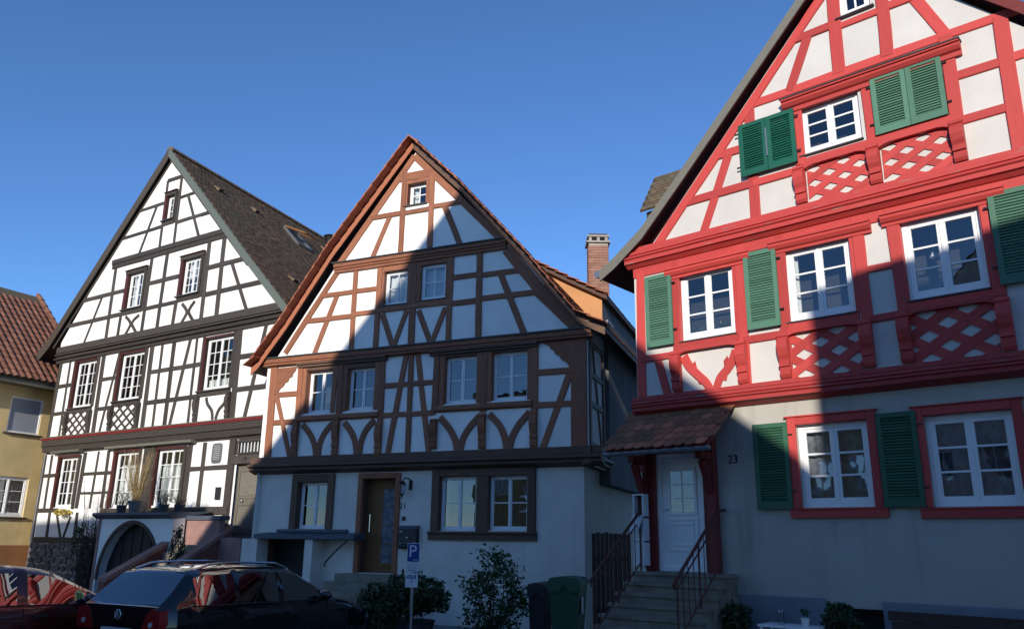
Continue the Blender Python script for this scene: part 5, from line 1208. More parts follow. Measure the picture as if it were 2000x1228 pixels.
wf = ring(hy, 'window', PY, *wy1, .05, -.08, -.02, 'white2'); n = 16; z0, z1 = wy1[2]+.05, wy1[3]-.05
for k in range(n): bar(wf, 'blind_slat', PY, wy1[0]+.05, wy1[1]-.05, z0+(z1-z0)*k/n+.003, z0+(z1-z0)*(k+1)/n-.002, -.08, -.05+.003*(k % 2), 'blind')
window(hy, PY, wy2, -.05, cols=1, rows=3, fw=.07, sw=.05, mw=.025, curtain='greyc')
mould(hy, 'sill', PY, wy1[0]-.1, wy1[1]+.1, [(-.05, wy1[2]), (.08, wy1[2]-.02), (.08, wy1[2]-.06), (0, wy1[2]-.07)], 'sill'); mould(hy, 'sill', PY, wy2[0]-.1, wy2[1]+.1, [(-.05, wy2[2]), (.08, wy2[2]-.02), (.08, wy2[2]-.06), (0, wy2[2]-.07)], 'sill')
mould(hy, 'eaves_board', PY, -4, 9, [(0, zey+.03), (.62, zey+.02), (.63, zey-.12), (.59, zey-.14), (0, zey-.10)], 'olive', seg=9)
sl_y = .95; ey = .68; R_y = 4.2
def yroof(a, s): # s = horizontal distance up the slope from the eave edge
    return np.array(PY.W(a, zey+.08+s*sl_y, ey-s))
lo_a = PY.at(118, 640, -2.0)[0]-.0
vA = -1.2
g = G(); g.add([yroof(vA, 0), yroof(9, 0), yroof(9, R_y), yroof(vA, R_y), yroof(vA, 2*R_y)*[1,1,0]+[0,0,zey], yroof(9, 2*R_y)*[1,1,0]+[0,0,zey]], [(0, 1, 2, 3), (3, 2, 5, 4), (0, 3, 4)]); yr = g.build('roof', 'tileD', hy)
# pantiles one by one
tw_, tl_ = .24, .33; upv = yroof(0, 1)-yroof(0, 0); upv /= np.linalg.norm(upv); av = PY.u; nv = np.cross(av, upv); nv = nv if nv[2] > 0 else -nv; root = rootloc(hy)
g = G(); m = 8; v = []
for d_, lift in ((0, .022), (tl_*1.12, .0)):
    for i in range(m+1):
        x = tw_*1.08*i/m; h = .045*math.sin(math.pi*min(1, i/m*1.5))-.012*math.sin(math.pi*max(0, (i/m-.66)*3)) ; v.append(av*x+upv*d_+nv*(h+lift))
f = [(i, i+1, m+2+i, m+1+i) for i in range(m)]; v += [q-nv*.018 for q in v[:m+1]]; f += [(i+1, i, 2*m+2+i, 2*m+3+i) for i in range(m)]
tl0 = mk('pantile', np.array(v)+root, f, 'tileY', yr, smooth=True, sharp=40)
ns_ = int(R_y*math.hypot(1, sl_y)/tl_); nt = 0
for k in range(ns_):
    for i in range(int((3.4-vA)/tw_)):
        p = yroof(vA+i*tw_, 0)+upv*(k*tl_-.04)+nv*(.02+rnd(0, .006))-root
        if nt == 0: tl0.location = Vector(p)
        elif nt < 300: c = tl0.copy(); col.objects.link(c); c.parent = yr; c.location = Vector(p)
        nt += 1
for k in range(14):
    g = G(); p = yroof(vA+.02, 0)+upv*(k*.42)+nv*.03; q = p+upv*.46; e = av*.16
    g.tube([p+nv*.02, q], [.095, .08], 8); g.build('verge_tile', 'tileY', yr)

# ================================================================ left house roof furniture
def onroofL(x, y):
    """pixel met with the right-hand roof slope of the left house"""
    A = np.array(PL.W(*rl[4], .30)); B = np.array(PL.W(*rl[5], .30)); nn = np.cross(B-A, rdl); nn /= np.linalg.norm(nn); nn = nn if nn[2] > 0 else -nn
    d = ray(x, y); o = np.array([0, 0, H]); t = ((A-o)@nn)/(d@nn); return o+d*t, nn, (A-B)/np.linalg.norm(A-B)
P_, nnL, upL = onroofL(590, 470)
sky_ = thing('roof_window', tuple(P_), 'tilted open skylight in the brown tiled roof', 'skylight')
c = [onroofL(*q)[0] for q in ((553, 444), (577, 452), (616, 508), (575, 478))]
wv = rdl*.78; hv = upL*1.15; b = onroofL(580, 478)[0]; cs = [b, b+wv, b+wv+hv, b+hv]
g = G()
for p, q in ((0, 1), (1, 2), (2, 3), (3, 0)):
    A, B = cs[p], cs[q]; d = (B-A)/np.linalg.norm(B-A); e = np.cross(nnL, d)*.035; g.box8([A-e, B-e, B+e, A+e, A-e+nnL*.1, B-e+nnL*.1, B+e+nnL*.1, A+e+nnL*.1])
g.build('frame', 'metal', sky_)
g = G(); g.add([p+nnL*.03 for p in cs], [(0, 1, 2, 3)]); g.build('opening', 'room', sky_)
tp = cs[3]+nnL*.1; tq = cs[2]+nnL*.1; od = (-upL*.93+nnL*.36)*1.15; g = G()
S4 = [tp, tq, tq+od, tp+od]
for p, q in ((0, 1), (1, 2), (2, 3), (3, 0)):
    A, B = S4[p], S4[q]; g.tube([A, B], .035, 6)
sf = g.build('sash', 'doorB', sky_); mk('pane', S4, [(0, 1, 2, 3)], 'glass', sf)
for x, y, lab_ in ((427, 372, 'small brown vent tile on the roof nearest the gable end of the ridge'), (498, 413, 'small brown vent tile on the roof between the gable and the skylight'), (633, 488, 'small brown vent tile beside the black flue cap'), (571, 548, 'small brown vent tile low on the roof below the skylight')):
    p, _, _ = onroofL(x, y); t = thing('roof_vent', tuple(p), lab_, 'vent', 'vent tiles on the brown roof'); g = G(); e = rdl*.11; g.box8([p-e-upL*.12, p+e-upL*.12, p+e+upL*.22, p-e+upL*.22, p-e*.8-upL*.12+nnL*.12, p+e*.8-upL*.12+nnL*.12, p+e+upL*.22+nnL*.03, p-e+upL*.22+nnL*.03]); g.build('hood', 'tileL', t)
    g = G(); g.add([p-e*.7-upL*.123+nnL*.02, p+e*.7-upL*.123+nnL*.02, p+e*.6-upL*.123+nnL*.1, p-e*.6-upL*.123+nnL*.1], [(0, 1, 2, 3)]); g.build('opening', 'room', t)
p, _, _ = onroofL(640, 482); g = G(); p = p+nnL*.1; g.tube([p-[0, 0, .3], p+[0, 0, .25], p+[0, 0, .38], p+[0, 0, .45]], [.16, .16, .26, .1], 14); tag(g.build('roof_flue', 'black', smooth=True, sharp=40), 'round black flue cap near the end of the ridge', 'flue')

# ================================================================ houses across the street (behind the camera; they cast the shade)
sh_ = np.array([math.sin(SUN_TH), -math.cos(SUN_TH), 0]); wa_ = np.array([math.cos(SUN_TH), math.sin(SUN_TH), 0])
class PSt:  # facade facing the scene: a along wa_, off towards the scene
    pass
def across(name, label, v0, gable, ez, depth, wmat, rmat):
    """gable outline [(w,z)] with the front at v0 metres behind the camera"""
    pl = Plane(tuple(sh_*v0), wa_, -sh_); w0, w1 = gable[0][0], gable[-1][0]
    t = thing(name, pl.W((w0+w1)/2, 0, -depth/2), label, 'house')
    wins = []
    for fz in (1.2, 4.2, 7.0):
        x = w0+1.0
        while x+1.1 < w1-.6:
            top = fz+1.4
            if all(top < under(gable, .6, xx) for xx in (x, x+1.1)): wins.append((x, x+1.1, fz, top))
            x += 2.3
    wall(t, 'wall', pl, [(w0, 0), (w1, 0)]+[(a, z-.15) for a, z in reversed(gable)], wins, 0, wmat)
    for r in wins: window(t, pl, r, -.06, rows=2, fw=.07)
    back = [pl.W(a, 0, -depth) for a in (w0, w1)]
    mk('side_wall', [pl.W(w0, 0, 0), pl.W(w0, 0, -depth), pl.W(w0, ez, -depth), pl.W(w0, ez, 0), pl.W(w1, 0, 0), pl.W(w1, 0, -depth), pl.W(w1, ez, -depth), pl.W(w1, ez, 0)], [(0, 1, 2, 3), (4, 5, 6, 7)], wmat, t)
    mk('back_wall', [pl.W(a, z, -depth) for a, z in [(w0, 0), (w1, 0)]+[(a, z-.15) for a, z in reversed(gable)]], [tuple(range(len(gable)+2))], wmat, t)
    n = len(gable); v = [pl.W(a, z, .02) for a, z in gable]+[pl.W(a, z, -depth-.2) for a, z in gable]+[pl.W(a, z-.12, .02) for a, z in gable]+[pl.W(a, z-.12, -depth-.2) for a, z in gable]
    f = []
    for i in range(n-1): f += [(i, i+1, n+i+1, n+i), (2*n+i, 3*n+i, 3*n+i+1, 2*n+i+1), (i, 2*n+i, 2*n+i+1, i+1), (n+i, n+i+1, 3*n+i+1, 3*n+i)]
    mk('roof', v, f, rmat, t); return t
CA = [(-13.4, 8.12), (-5.91, 16.5), (-1.6, 11.02), (1.38, 8.03)]
across('opposite_house', 'tall beige gabled house on the opposite side of the street', 5.0, CA, 8.1, 11, 'beige', 'tileD')
CB = [(1.365, 10.85), (1.37, 10.92), (6.0, 10.95), (12.5, 10.95)]
across('opposite_house', 'flat-topped rendered house next to the tall beige gable, across the street', 5.05, CB, 10.8, 11, 'wallRg', 'tileD')
CC = [(-21.8, 10.05), (-20.9, 10.0), (-13.6, 9.72)]
across('opposite_house', 'long low rendered house left of the tall beige gable, across the street', 5.05, CC, 9.6, 9, 'yellow', 'tileD')

# ================================================================ cars
def lerp(tab, x):
    for (x0, y0), (x1, y1) in zip(tab, tab[1:]):
        if x <= x1: t = (x-x0)/(x1-x0) if x1 > x0 else 0; t = max(0, min(1, t)); return y0+(y1-y0)*t
    return tab[-1][1]
def smoothtab(tab, x, r=.10): return sum(lerp(tab, x+d*r) for d in (-1, -.5, 0, .5, 1))/5
def car(label, pos, head, paint, S):
    b = rad(head); h = np.array([math.cos(b), math.sin(b), 0]); l = np.array([-math.sin(b), math.cos(b), 0]); O = np.array([pos[0], pos[1], 0.])
    t = thing('parked_car', tuple(O+h*S['L']/2), label, 'car', 'cars parked in front of the houses')
    P = lambda x, y, z: O+h*x+l*y+np.array([0, 0, z])
    xs = sorted(set([round(v, 3) for v in list(np.linspace(0, S['L'], 60))+list(np.linspace(.02, .7, 22))+S['cuts']]))
    def sec(x):
        w_ = smoothtab(S['w'], x, .12); zb = lerp(S['belt'], x); zr = max(zb+.012, smoothtab(S['roof'], x, .05)); gg = zr-zb; k = min(1, gg/.42)
        nose = lerp(S['sillz'], x)
        y4 = w_*.955; z5 = zb+gg*(.55+.25*min(1, k*1.4)); y5 = y4-.02-.30*(z5-zb); y6 = y5-.03-.07*k; z6 = zb+gg*.955
        return [(w_*.93, nose), (w_*.985, nose+.16), (w_, .55), (w_*.995, .74), (w_*.985, zb-.07), (y4, zb), (y5, z5), (y6, z6), (y6*.55, zb+gg*.992), (0, zr)]
    SX = [sec(x) for x in xs]; m = len(SX[0]); body = G(); vid = {}
    def vert(gm, i, j, s):
        y, z = SX[i][j]; k = (id(gm), i, j, s if j < m-1 else 0)
        if k not in vid: gm.v.append(tuple(P(xs[i], y*s, z))); gm.uv.append((xs[i], z)); vid[k] = len(gm.v)-1
        return vid[k]
    parts = {}
    for i in range(len(xs)-1):
        xm = (xs[i]+xs[i+1])/2
        for j in range(m-1):
            key = None
            if j == 5:
                for n_, (a, c) in enumerate(S['side']):
                    if a <= xm <= c: key = ('side_window', n_)
            if j >= 7 or (j == 6 and False):
                if S['wind'][0] < xm < S['wind'][1]: key = ('windscreen', 0)
                if S['rear'][0] < xm < S['rear'][1]: key = ('rear_window', 0)
            for s in (1, -1):
                kk = key if key is None or key[0] != 'side_window' else (key[0], key[1]*2+(s > 0))
                gm = body if kk is None else parts.setdefault(kk, G())
                q = (vert(gm, i, j, s), vert(gm, i+1, j, s), vert(gm, i+1, j+1, s), vert(gm, i, j+1, s))
                gm.f.append(q if s < 0 else tuple(reversed(q)))
    for i in (0, len(xs)-1):
        q = [vert(body, i, j, -1) for j in range(m)]+[vert(body, i, j, 1) for j in range(m-2, -1, -1)]; body.f.append(tuple(q))
    bo = body.build('body', paint, t, smooth=True, sharp=50)
    for (nm, _), gm in parts.items(): gm.build(nm, 'glassc', t, smooth=True, sharp=30)
    # dark cabin inside
    def cbox(name, x0, x1, y0, y1, z0, z1, mat, par=t, tx=0.):
        g = G(); g.box8([P(x0, y0, z0), P(x1, y0, z0), P(x1, y1, z0), P(x0, y1, z0), P(x0+tx, y0, z1), P(x1+tx, y0, z1), P(x1+tx, y1, z1), P(x0+tx, y1, z1)]); return g.build(name, mat, par)
    for x in S['seats']:
        for y in (.36, -.36): cbox('seat', x, x+.12, y-.22, y+.22, .4, 1.02, 'dark'); cbox('headrest', x-.02, x+.06, y-.11, y+.11, 1.05, 1.2, 'dark')
    cbox('dashboard', S['wind'][1]-.45, S['wind'][1]-.1, -.62, .62, .7, .9, 'dark')
    # window pillars outlines (rubber strips), door gaps, handles
    for x in S['gaps']:
        y = smoothtab(S['w'], x, .12)
        for s in (1, -1): g = G(); g.tube([P(x, s*(y*.995+.002), .40), P(x, s*(y+.002), .6), P(x, s*(y*.99+.001), lerp(S['belt'], x)-.03)], .004, 4); g.build('door_gap', 'black', t)
    for x in S['hnd']:
        y = smoothtab(S['w'], x, .12)
        for s in (1, -1): cbox('door_handle', x-.1, x+.1, s*(y-.01), s*(y+.035), .79, .825, S.get('hmat', 'dark'))
    for s in (1, -1):
        x = S['mir']; y = smoothtab(S['w'], x, .1)*.95; g = G(); c = P(x, s*(y+.12), lerp(S['belt'], x)+.07); n0 = len(g.v); g.ellipsoid((0, 0, 0), (1, 1, 1), 12, 8)
        g.v = [tuple(c+h*v[0]*.08+l*v[1]*.12+np.array([0, 0, v[2]*.075])) for v in g.v]; mo = g.build('mirror', paint if not S.get('mdark') else 'dark', t, smooth=True); cbox('mirror_arm', x-.03, x+.03, s*(y-.06), s*(y+.06), lerp(S['belt'], x)-.01, lerp(S['belt'], x)+.03, 'dark', mo)
    # belt strip
    for s in (1, -1):
        g = G(); g.tube([P(x, s*(smoothtab(S['w'], x, .12)*.955+.004), lerp(S['belt'], x)+.004) for x in np.linspace(S['side'][0][0]-.03, S['side'][-1][1]+.05, 14)], .010, 5); g.build('window_trim', 'dark', t)
        if S.get('rails'):
            g = G(); ys = [SX[min(range(len(xs)), key=lambda i: abs(xs[i]-x))] for x in np.linspace(.6, 2.35, 8)]
            pth = [P(x, s*(q[7][0]-.03), q[7][1]+(.055 if 0 < i < 7 else .0)) for i, (x, q) in enumerate(zip(np.linspace(.6, 2.35, 8), ys))]; g.tube(pth, .018, 6); g.build('roof_rail', 'chrome', t)
    for x in S['wheels']:
        for s in (1, -1):
            y = .74; g = G(); g.tube([P(x, s*(y-.1), .31), P(x, s*(y+.1), .31)], .31, 22); wh = g.build('wheel', 'tyre', t); g = G(); g.tube([P(x, s*(y+.09), .31), P(x, s*(y+.106), .31)], [.2, .17], 16); g.build('rim', 'metal', wh)
    # rear lamps, plate, bumper
    for s in (1, -1):
        yl = smoothtab(S['w'], .05, .12); g = G(); pts = S['lamp']
        A = [P(-.018+.0*i, s*(yl*fy), z) for i, (fy, z) in enumerate(pts)]; B = [P(.14, s*(yl*fy+.0), z) for fy, z in pts]; n_ = len(pts)
        g.add(A+B, [tuple(range(n_)), tuple(range(2*n_-1, n_-1, -1))]+[(i, n_+i, n_+(i+1) % n_, (i+1) % n_) for i in range(n_)]); lo = g.build('tail_lamp', 'lampr', t)
        g = G(); c = P(-.03, s*yl*.83, S['lamp'][0][1]+.09); g.tube([c, c+h*.02], .032, 12); g.build('reversing_lamp', 'lampw', lo)
    cbox('bumper', -.06, .12, -S['w'][1][1]*.94, S['w'][1][1]*.94, .32, .58, paint); cbox('number_plate', -.035, .0, -.26, .26, .62, .73, 'signw')
    if S.get('badge'):
        c = P(-.012, 0, S['badge']); g = G(); ring_ = [c+l*.058*math.cos(a)+np.array([0, 0, .058*math.sin(a)]) for a in np.linspace(0, 2*math.pi, 19)]; g.tube(ring_, .007, 5, cap=False)
        for pl_ in ([(-.03, .05), (0, .004), (.03, .05)], [(-.048, .03), (-.022, -.045), (0, .0), (.022, -.045), (.048, .03)]): g.tube([c+l*(-y)+np.array([0, 0, z]) for y, z in pl_], .006, 5)
        g.build('badge', 'chrome', t)
    if S.get('wiper'): g = G(); g.tube([P(.07, -.02, 1.0), P(.10, .10, 1.03), P(.115, .42, 1.05)], .012, 5); g.build('rear_wiper', 'black', t); cbox('wiper_cap', .03, .1, -.06, .04, .97, 1.01, 'dark')
    return t
SB = dict(L=4.4, w=[(0, .74), (.12, .82), (.5, .86), (2.4, .87), (3.6, .85), (4.15, .76), (4.4, .60)], belt=[(0, .985), (.1, .99), (2.6, .96), (3.2, .94), (3.9, .82), (4.25, .70), (4.4, .58)],
  roof=[(0, .985), (.06, 1.02), (.46, 1.40), (.62, 1.445), (1.3, 1.475), (2.0, 1.465), (2.35, 1.43), (3.12, 1.0), (3.25, .965), (3.9, .85), (4.4, .6)], sillz=[(0, .3), (.5, .22), (3.8, .2), (4.4, .28)], cuts=[.06, .46, .62, 1.18, 1.26, 1.98, 2.08, 2.9, 2.35, 3.12],
  side=[(.50, 1.18), (1.26, 1.98), (2.08, 2.86)], wind=(2.35, 3.14), rear=(.06, .46), seats=[1.0, 2.05], gaps=[1.2, 2.03, 3.0], hnd=[1.36, 2.22], mir=2.82, rails=True, wheels=(.82, 3.42), lamp=[(.60, .70), (1.0, .70), (1.02, .80), (1.0, .96), (.82, .98), (.70, .90)], badge=.885, wiper=True)
SRd = dict(L=3.95, w=[(0, .70), (.15, .79), (.5, .82), (2.2, .83), (3.2, .81), (3.7, .73), (3.95, .58)], belt=[(0, .96), (.3, .97), (2.4, .93), (2.9, .92), (3.5, .80), (3.85, .68), (3.95, .58)],
  roof=[(0, .965), (.05, .99), (.42, 1.34), (.7, 1.42), (1.2, 1.455), (1.7, 1.45), (2.1, 1.40), (2.95, .98), (3.1, .93), (3.6, .82), (3.95, .6)], sillz=[(0, .3), (.5, .22), (3.5, .2), (3.95, .28)], cuts=[.05, .42, .95, 1.66, 1.80, 2.10, 2.62, 2.95],
  side=[(.95, 1.66), (1.80, 2.62)], wind=(2.1, 2.97), rear=(.05, .42), seats=[.9, 1.8], gaps=[1.74, 2.75], hnd=[1.95], mir=2.6, wheels=(.65, 3.12), lamp=[(.72, .66), (1.0, .66), (1.02, .80), (1.0, .92), (.84, .93)], badge=.86, wiper=True)
car('black estate car with chrome roof rails and red tail lamps', (-4.95, 10.93), 61.4, 'paintK', SB)
car('dark red hatchback parked beside the black estate', (-7.93, 10.17), 58.5, 'paintR', SRd)

# ================================================================ street furniture and small things
def at_y(x, y, Y): d = ray(x, y); d = d*(Y/d[1]); return np.array([d[0], Y, d[2]+H])
Ys = 14.0; s0 = at_y(806, 1060, Ys); s1_ = at_y(801, 1228, Ys); bx = (s0[0]+s1_[0])/2+.01
sg = thing('parking_sign', (bx, Ys, 0), 'blue and white parking sign on a grey pole before the bushes', 'sign')
g = G(); g.tube([(bx, Ys+.04, 0), (bx, Ys+.04, s0[2]+.02)], .027, 10); g.build('pole', 'metal', sg)
Pg = Plane((bx, Ys, 0), (math.cos(.1), -math.sin(.1), 0), (-math.sin(.1), -math.cos(.1), 0)); k_ = Ys/F
hw = .105; zt = s0[2]; pp = bar(sg, 'plate', Pg, -hw, hw, zt-.30, zt, -.004, .004, 'signw'); bar(pp, 'blue_field', Pg, -hw+.007, hw-.007, zt-.293, zt-.007, .004, .0055, 'signb')
lettering(pp, 'letter', 'P', Pg, -.012, zt-.135, .0062, .27, 'signw')
for dx in (.012, .045): bar(pp, 'dot', Pg, dx, dx+.018, zt-.275, zt-.257, .0055, .0066, 'signw')
p2 = bar(sg, 'plate', Pg, -hw-.004, hw-.012, zt-.455, zt-.312, -.004, .004, 'signw')
for i in range(3): bar(p2, 'print_line', Pg, -hw+.01, hw-.03, zt-.342-i*.03, zt-.336-i*.03, .004, .0052, 'signb')
for i in range(5): bar(p2, 'print_mark', Pg, -hw+.03+i*.026, -hw+.045+i*.026, zt-.442, zt-.425+.006*(i % 2), .004, .0052, 'signb')
p3 = bar(sg, 'plate', Pg, -hw-.012, hw-.012, zt-.70, zt-.47, -.004, .004, 'signw')
for i in range(6): bar(p3, 'print_mark', Pg, -hw+.015+i*.027, -hw+.032+i*.027, zt-.565, zt-.515+.012*(i % 3), .004, .0052, 'signb')
bar(p3, 'print_mark', Pg, -.01, .0, zt-.63, zt-.56, .004, .0052, 'signb')
# bins
def bin_(label, px0, px1, ytop, Y, mat, grp):
    A = at_y(px0, ytop, Y); B = at_y(px1, ytop, Y); cx = (A[0]+B[0])/2; wd = B[0]-A[0]; ht = A[2]; pl = Plane((cx, Y, 0), (math.cos(.3), -math.sin(.3), 0), (-math.sin(.3), -math.cos(.3), 0))
    t = thing('wheelie_bin', (cx, Y+.3, 0), label, 'bin', grp); w2 = wd*.42; W = pl.W; d0, d1 = 0, -.66
    g = G(); g.box8([W(-w2*.78, .06, -.04), W(w2*.78, .06, -.04), W(w2*.78, .06, d1+.1), W(-w2*.78, .06, d1+.1), W(-w2, ht-.12, 0), W(w2, ht-.12, 0), W(w2, ht-.12, d1), W(-w2, ht-.12, d1)]); g.build('body', mat, t)
    g = G(); wl_ = w2*1.09; L_ = [(-wl_, ht-.25), (wl_, ht-.25), (wl_, ht-.07), (wl_*.82, ht-.01), (0, ht+.012), (-wl_*.82, ht-.01), (-wl_, ht-.07)]
    arc = [(w2*.32*math.cos(a), ht-.25+.085*math.sin(a)) for a in np.linspace(math.pi, 0, 7)]
    g.prism(pl, [(-wl_, ht-.25)]+arc+L_[1:], .0, .045); top = [(wl_, ht-.07), (wl_*.82, ht-.01), (0, ht+.012), (-wl_*.82, ht-.01), (-wl_, ht-.07)]
    g.prism(pl, top+[(-wl_, ht-.13), (wl_, ht-.13)], d1-.03, .0); lid = g.build('lid', mat, t)
    g = G(); g.tube([W(0, ht-.13, .044), W(0, ht-.13, .05)], .016, 10); g.build('lock', 'dark', lid); g = G(); g.tube([W(-w2*.7, ht-.06, d1-.08), W(w2*.7, ht-.06, d1-.08)], .018, 6); g.build('handle', mat, t)
    for s in (-1, 1): g = G(); g.tube([W(s*w2*.8, .1, d1+.08), W(s*(w2*.8+.05), .1, d1+.08)], .1, 14); g.build('wheel', 'tyre', t)
    return t, pl, w2, ht
bt_, plb, w2b, htb = bin_('green wheelie bin with a pale sticker by the house corner', 1066, 1138, 1126, 15.3, 'binG', 'bins by the house corner')
g = G(); g.box8([plb.W(w2b+.004, htb-.62, -.12), plb.W(w2b+.008, htb-.62, -.12), plb.W(w2b+.008, htb-.62, -.30), plb.W(w2b+.004, htb-.62, -.30), plb.W(w2b+.004, htb-.34, -.12), plb.W(w2b+.008, htb-.34, -.12), plb.W(w2b+.008, htb-.34, -.30), plb.W(w2b+.004, htb-.34, -.30)]); g.build('sticker', 'signw', bt_)
bin_('charcoal wheelie bin half hidden by the leafy bush', 1028, 1068, 1138, 15.7, 'binK', 'bins by the house corner')
# bushes in front of the middle house
p = at_y(800, 1180, 15.6); plant('evergreen_shrub', 'broad dark evergreen shrub in a dark planter behind the parking sign', (p[0], 15.6, .45), (p[0]-.02, 15.6, .83), (.72, .5, .36), 70, 46, .062, 'leaf', .36, 16, (.45, .38, .46, 'planter'))
p = at_y(728, 1190, 15.4); plant('evergreen_shrub', 'low spreading evergreen shrub beside the door steps', (p[0], 15.4, 0), (p[0], 15.4, .50), (.52, .45, .42), 60, 40, .05, 'leaf', .34, 14)
p = at_y(968, 1150, 15.9); plant('leafy_bush', 'tall loose leafy bush against the grey ground floor wall', (p[0], 15.9, 0), (p[0], 15.9, .84), (.64, .48, .86), 105, 26, .055, 'leaf2', .26, 22, None, .05, .014)
# plants on the left house ledge and base
p = np.array(PL.W(PL.at(345, 1080, 1.7)[0], 0, 1.7)); z = PL.at(345, 1050, 1.7)[1]; plant('small_conifer', 'small dark conifer in a pot between the sandstone parapets', (p[0], p[1], 1.0), (p[0], p[1], (z+1.0)/2+.1), (.16, .16, (z-1.0)/2+.15), 40, 26, .04, 'leaf3', .4, 5, (1.0, .14, .17, 'terra'), .8)
def ledgept(x, y, o): a, z = PL.at(x, y, o); return np.array(PL.W(a, z, o))
b = ledgept(262, 997, .9); zl_ = czt+.13
t = thing('potted_grass', (b[0], b[1], zl_), 'grey pot of tall dried ornamental grass on the slate ledge', 'plant'); g = G(); c = np.array([b[0], b[1], zl_]); g.tube([c, c+[0, 0, .26], c+[0, 0, .3]], [.13, .18, .19], 16); g.build('pot', 'terra', t)
g = G()
for k in range(130):
    e = c+np.array([rnd(-.42, .42), rnd(-.3, .3), rnd(.9, 1.75)]); m = c+(e-c)*.55+np.array([rnd(-.06, .06), rnd(-.06, .06), .12]); g.tube(catmull([c+np.array([rnd(-.08, .08), rnd(-.08, .08), .28]), m, e], 2), [.006, .005, .004, .004, .002], 3, cap=False)
g.build('blades', 'dry', t)
def twigs(name, label, base, h_, sp, n, mat, pot=None):
    t = thing(name, tuple(base), label, 'plant'); g = G(); b = np.array(base)
    for k in range(n):
        e = b+np.array([rnd(-sp, sp), rnd(-sp, sp)*.5, h_*rnd(.5, 1)]); m = (b+e)/2+np.array([rnd(-.1, .1), rnd(-.1, .1), rnd(0, .1)]); P = catmull([b+np.array([rnd(-.05, .05), 0, .0]), m, e], 3); g.tube(P, [.009-.001*i for i in range(len(P))], 4, cap=False)
        for j in range(4): s = P[rnd(2, len(P)-1).__int__()]; g.tube([s, s+np.array([rnd(-.15, .15), rnd(-.1, .1), rnd(.0, .2)])], [.005, .002], 3, cap=False)
    g.build('twigs', 'bark', t); g = G(); leaves(g, b+[0, 0, h_*.55], (sp*.9, sp*.5, h_*.45), int(n*4), .03); g.build('foliage', mat, t)
    if pot: g = G(); g.tube([b-[0, 0, .02], b+[0, 0, .2]], [.11, .14], 14); g.build('pot', 'planter', t)
for x, o, lab in ((236, .9, 'thin twiggy bush in a dark pot on the slate ledge'), (318, .9, 'low bare plant beside the dried grass on the ledge'), (349, .55, 'little bare twigs in a pot by the tall curtained window')):
    q = ledgept(x, 1000, o); twigs('twiggy_plant', lab, (q[0], q[1], zl_-.005), .75 if x < 300 else .5, .22, 16, 'leaf', True)
q = ledgept(180, 1050, .25); twigs('climbing_vine', 'tangled leafless vine climbing the corner by the first window', (q[0], q[1], 0), 3.6, .55, 46, 'leaf')
q = ledgept(165, 1050, .3); t = plant('climbing_shrub', 'dark vine with yellow blossom along the lower timber panels', (q[0], q[1], 0), (q[0], q[1], 1.55), (.42, .2, .75), 34, 26, .05, 'leaf', .32, 16)
q = ledgept(122, 1000, .2); g = G(); leaves(g, q, (.30, .12, .09), 260, .045); g.build('blossom', 'flower', t)
# mailbox, bell, number, lantern on the middle house
def onM(x, y, o=0): return PM.at(x, y, o)
lettering(hm, 'house_number', '21', PM, *onM(787, 988), .006, .2, 'number')
a, z = onM(789, 1012); bar(hm, 'door_bell', PM, a-.045, a+.045, z-.045, z+.045, 0, .02, 'dark')
a0, zt = onM(778, 1026, .15); a1, zb = onM(812, 1060, .15); mb = thing('mailbox', PM.W((a0+a1)/2, zb, .08), 'dark grey wall mailbox with a newspaper tube below number 21', 'mailbox')
g = G(); g.fbox(PM, a0+.01, a1-.01, zb, zt-.06, .0, .13); g.build('body', 'dark', mb); mould(mb, 'lid', PM, a0, a1, [(0, zt+.01), (.10, zt-.01), (.16, zt-.05), (.16, zt-.075), (0, zt-.07)], 'slate', seg=9); bar(mb, 'slot_flap', PM, a0+.04, a1-.04, zt-.17, zt-.10, .13, .142, 'black'); bar(mb, 'name_label', PM, a0+.03, a0+.10, zt-.135, zt-.115, .142, .146, 'signw')
g = G(); g.ellipsoid(PM.W((a0+a1)/2, zt-.26, .13), (.03, .03, .03)); g.build('emblem', 'chrome', mb); g = G(); g.tube([PM.W(a0+.01, zb-.07, .08), PM.W(a1-.01, zb-.07, .08)], .055, 12); g.build('newspaper_tube', 'dark', mb)
a, z = onM(786, 950, .2); ln = thing('wall_lantern', PM.W(a, z-.15, .2), 'black wrought-iron wall lantern beside the brown door', 'lantern')
W = PM.W; g = G(); g.tube(catmull([W(a+.10, z+.05, .01), W(a+.12, z+.16, .08), W(a+.06, z+.2, .16), W(a, z+.15, .2)], 4), .016, 6); g.build('bracket', 'black', ln); g = G(); g.fbox(PM, a+.06, a+.14, z-.06, z+.16, 0, .02); g.build('wall_plate', 'black', ln)
def tub6(nm, z0, r0_, z1, r1_, mat, par=ln, cap=True): g = G(); c = np.array(W(a, 0, .2)); g.tube([c+[0, 0, z0], c+[0, 0, z1]], [r0_, r1_], 6, cap); return g.build(nm, mat, par)
tub6('roof', z+.05, .10, z+.14, .02, 'black'); tub6('glass', z-.16, .055, z+.05, .085, 'glass', cap=False); tub6('base', z-.20, .02, z-.16, .062, 'black'); tub6('finial', z-.26, .008, z-.20, .02, 'black')
for k in range(6): an = math.pi/3*k; c = np.array(W(a, 0, .2)); g = G(); g.tube([c+[.058*math.cos(an), .058*math.sin(an), z-.16], c+[.088*math.cos(an), .088*math.sin(an), z+.05]], .006, 4); g.build('glazing_bar', 'black', ln)
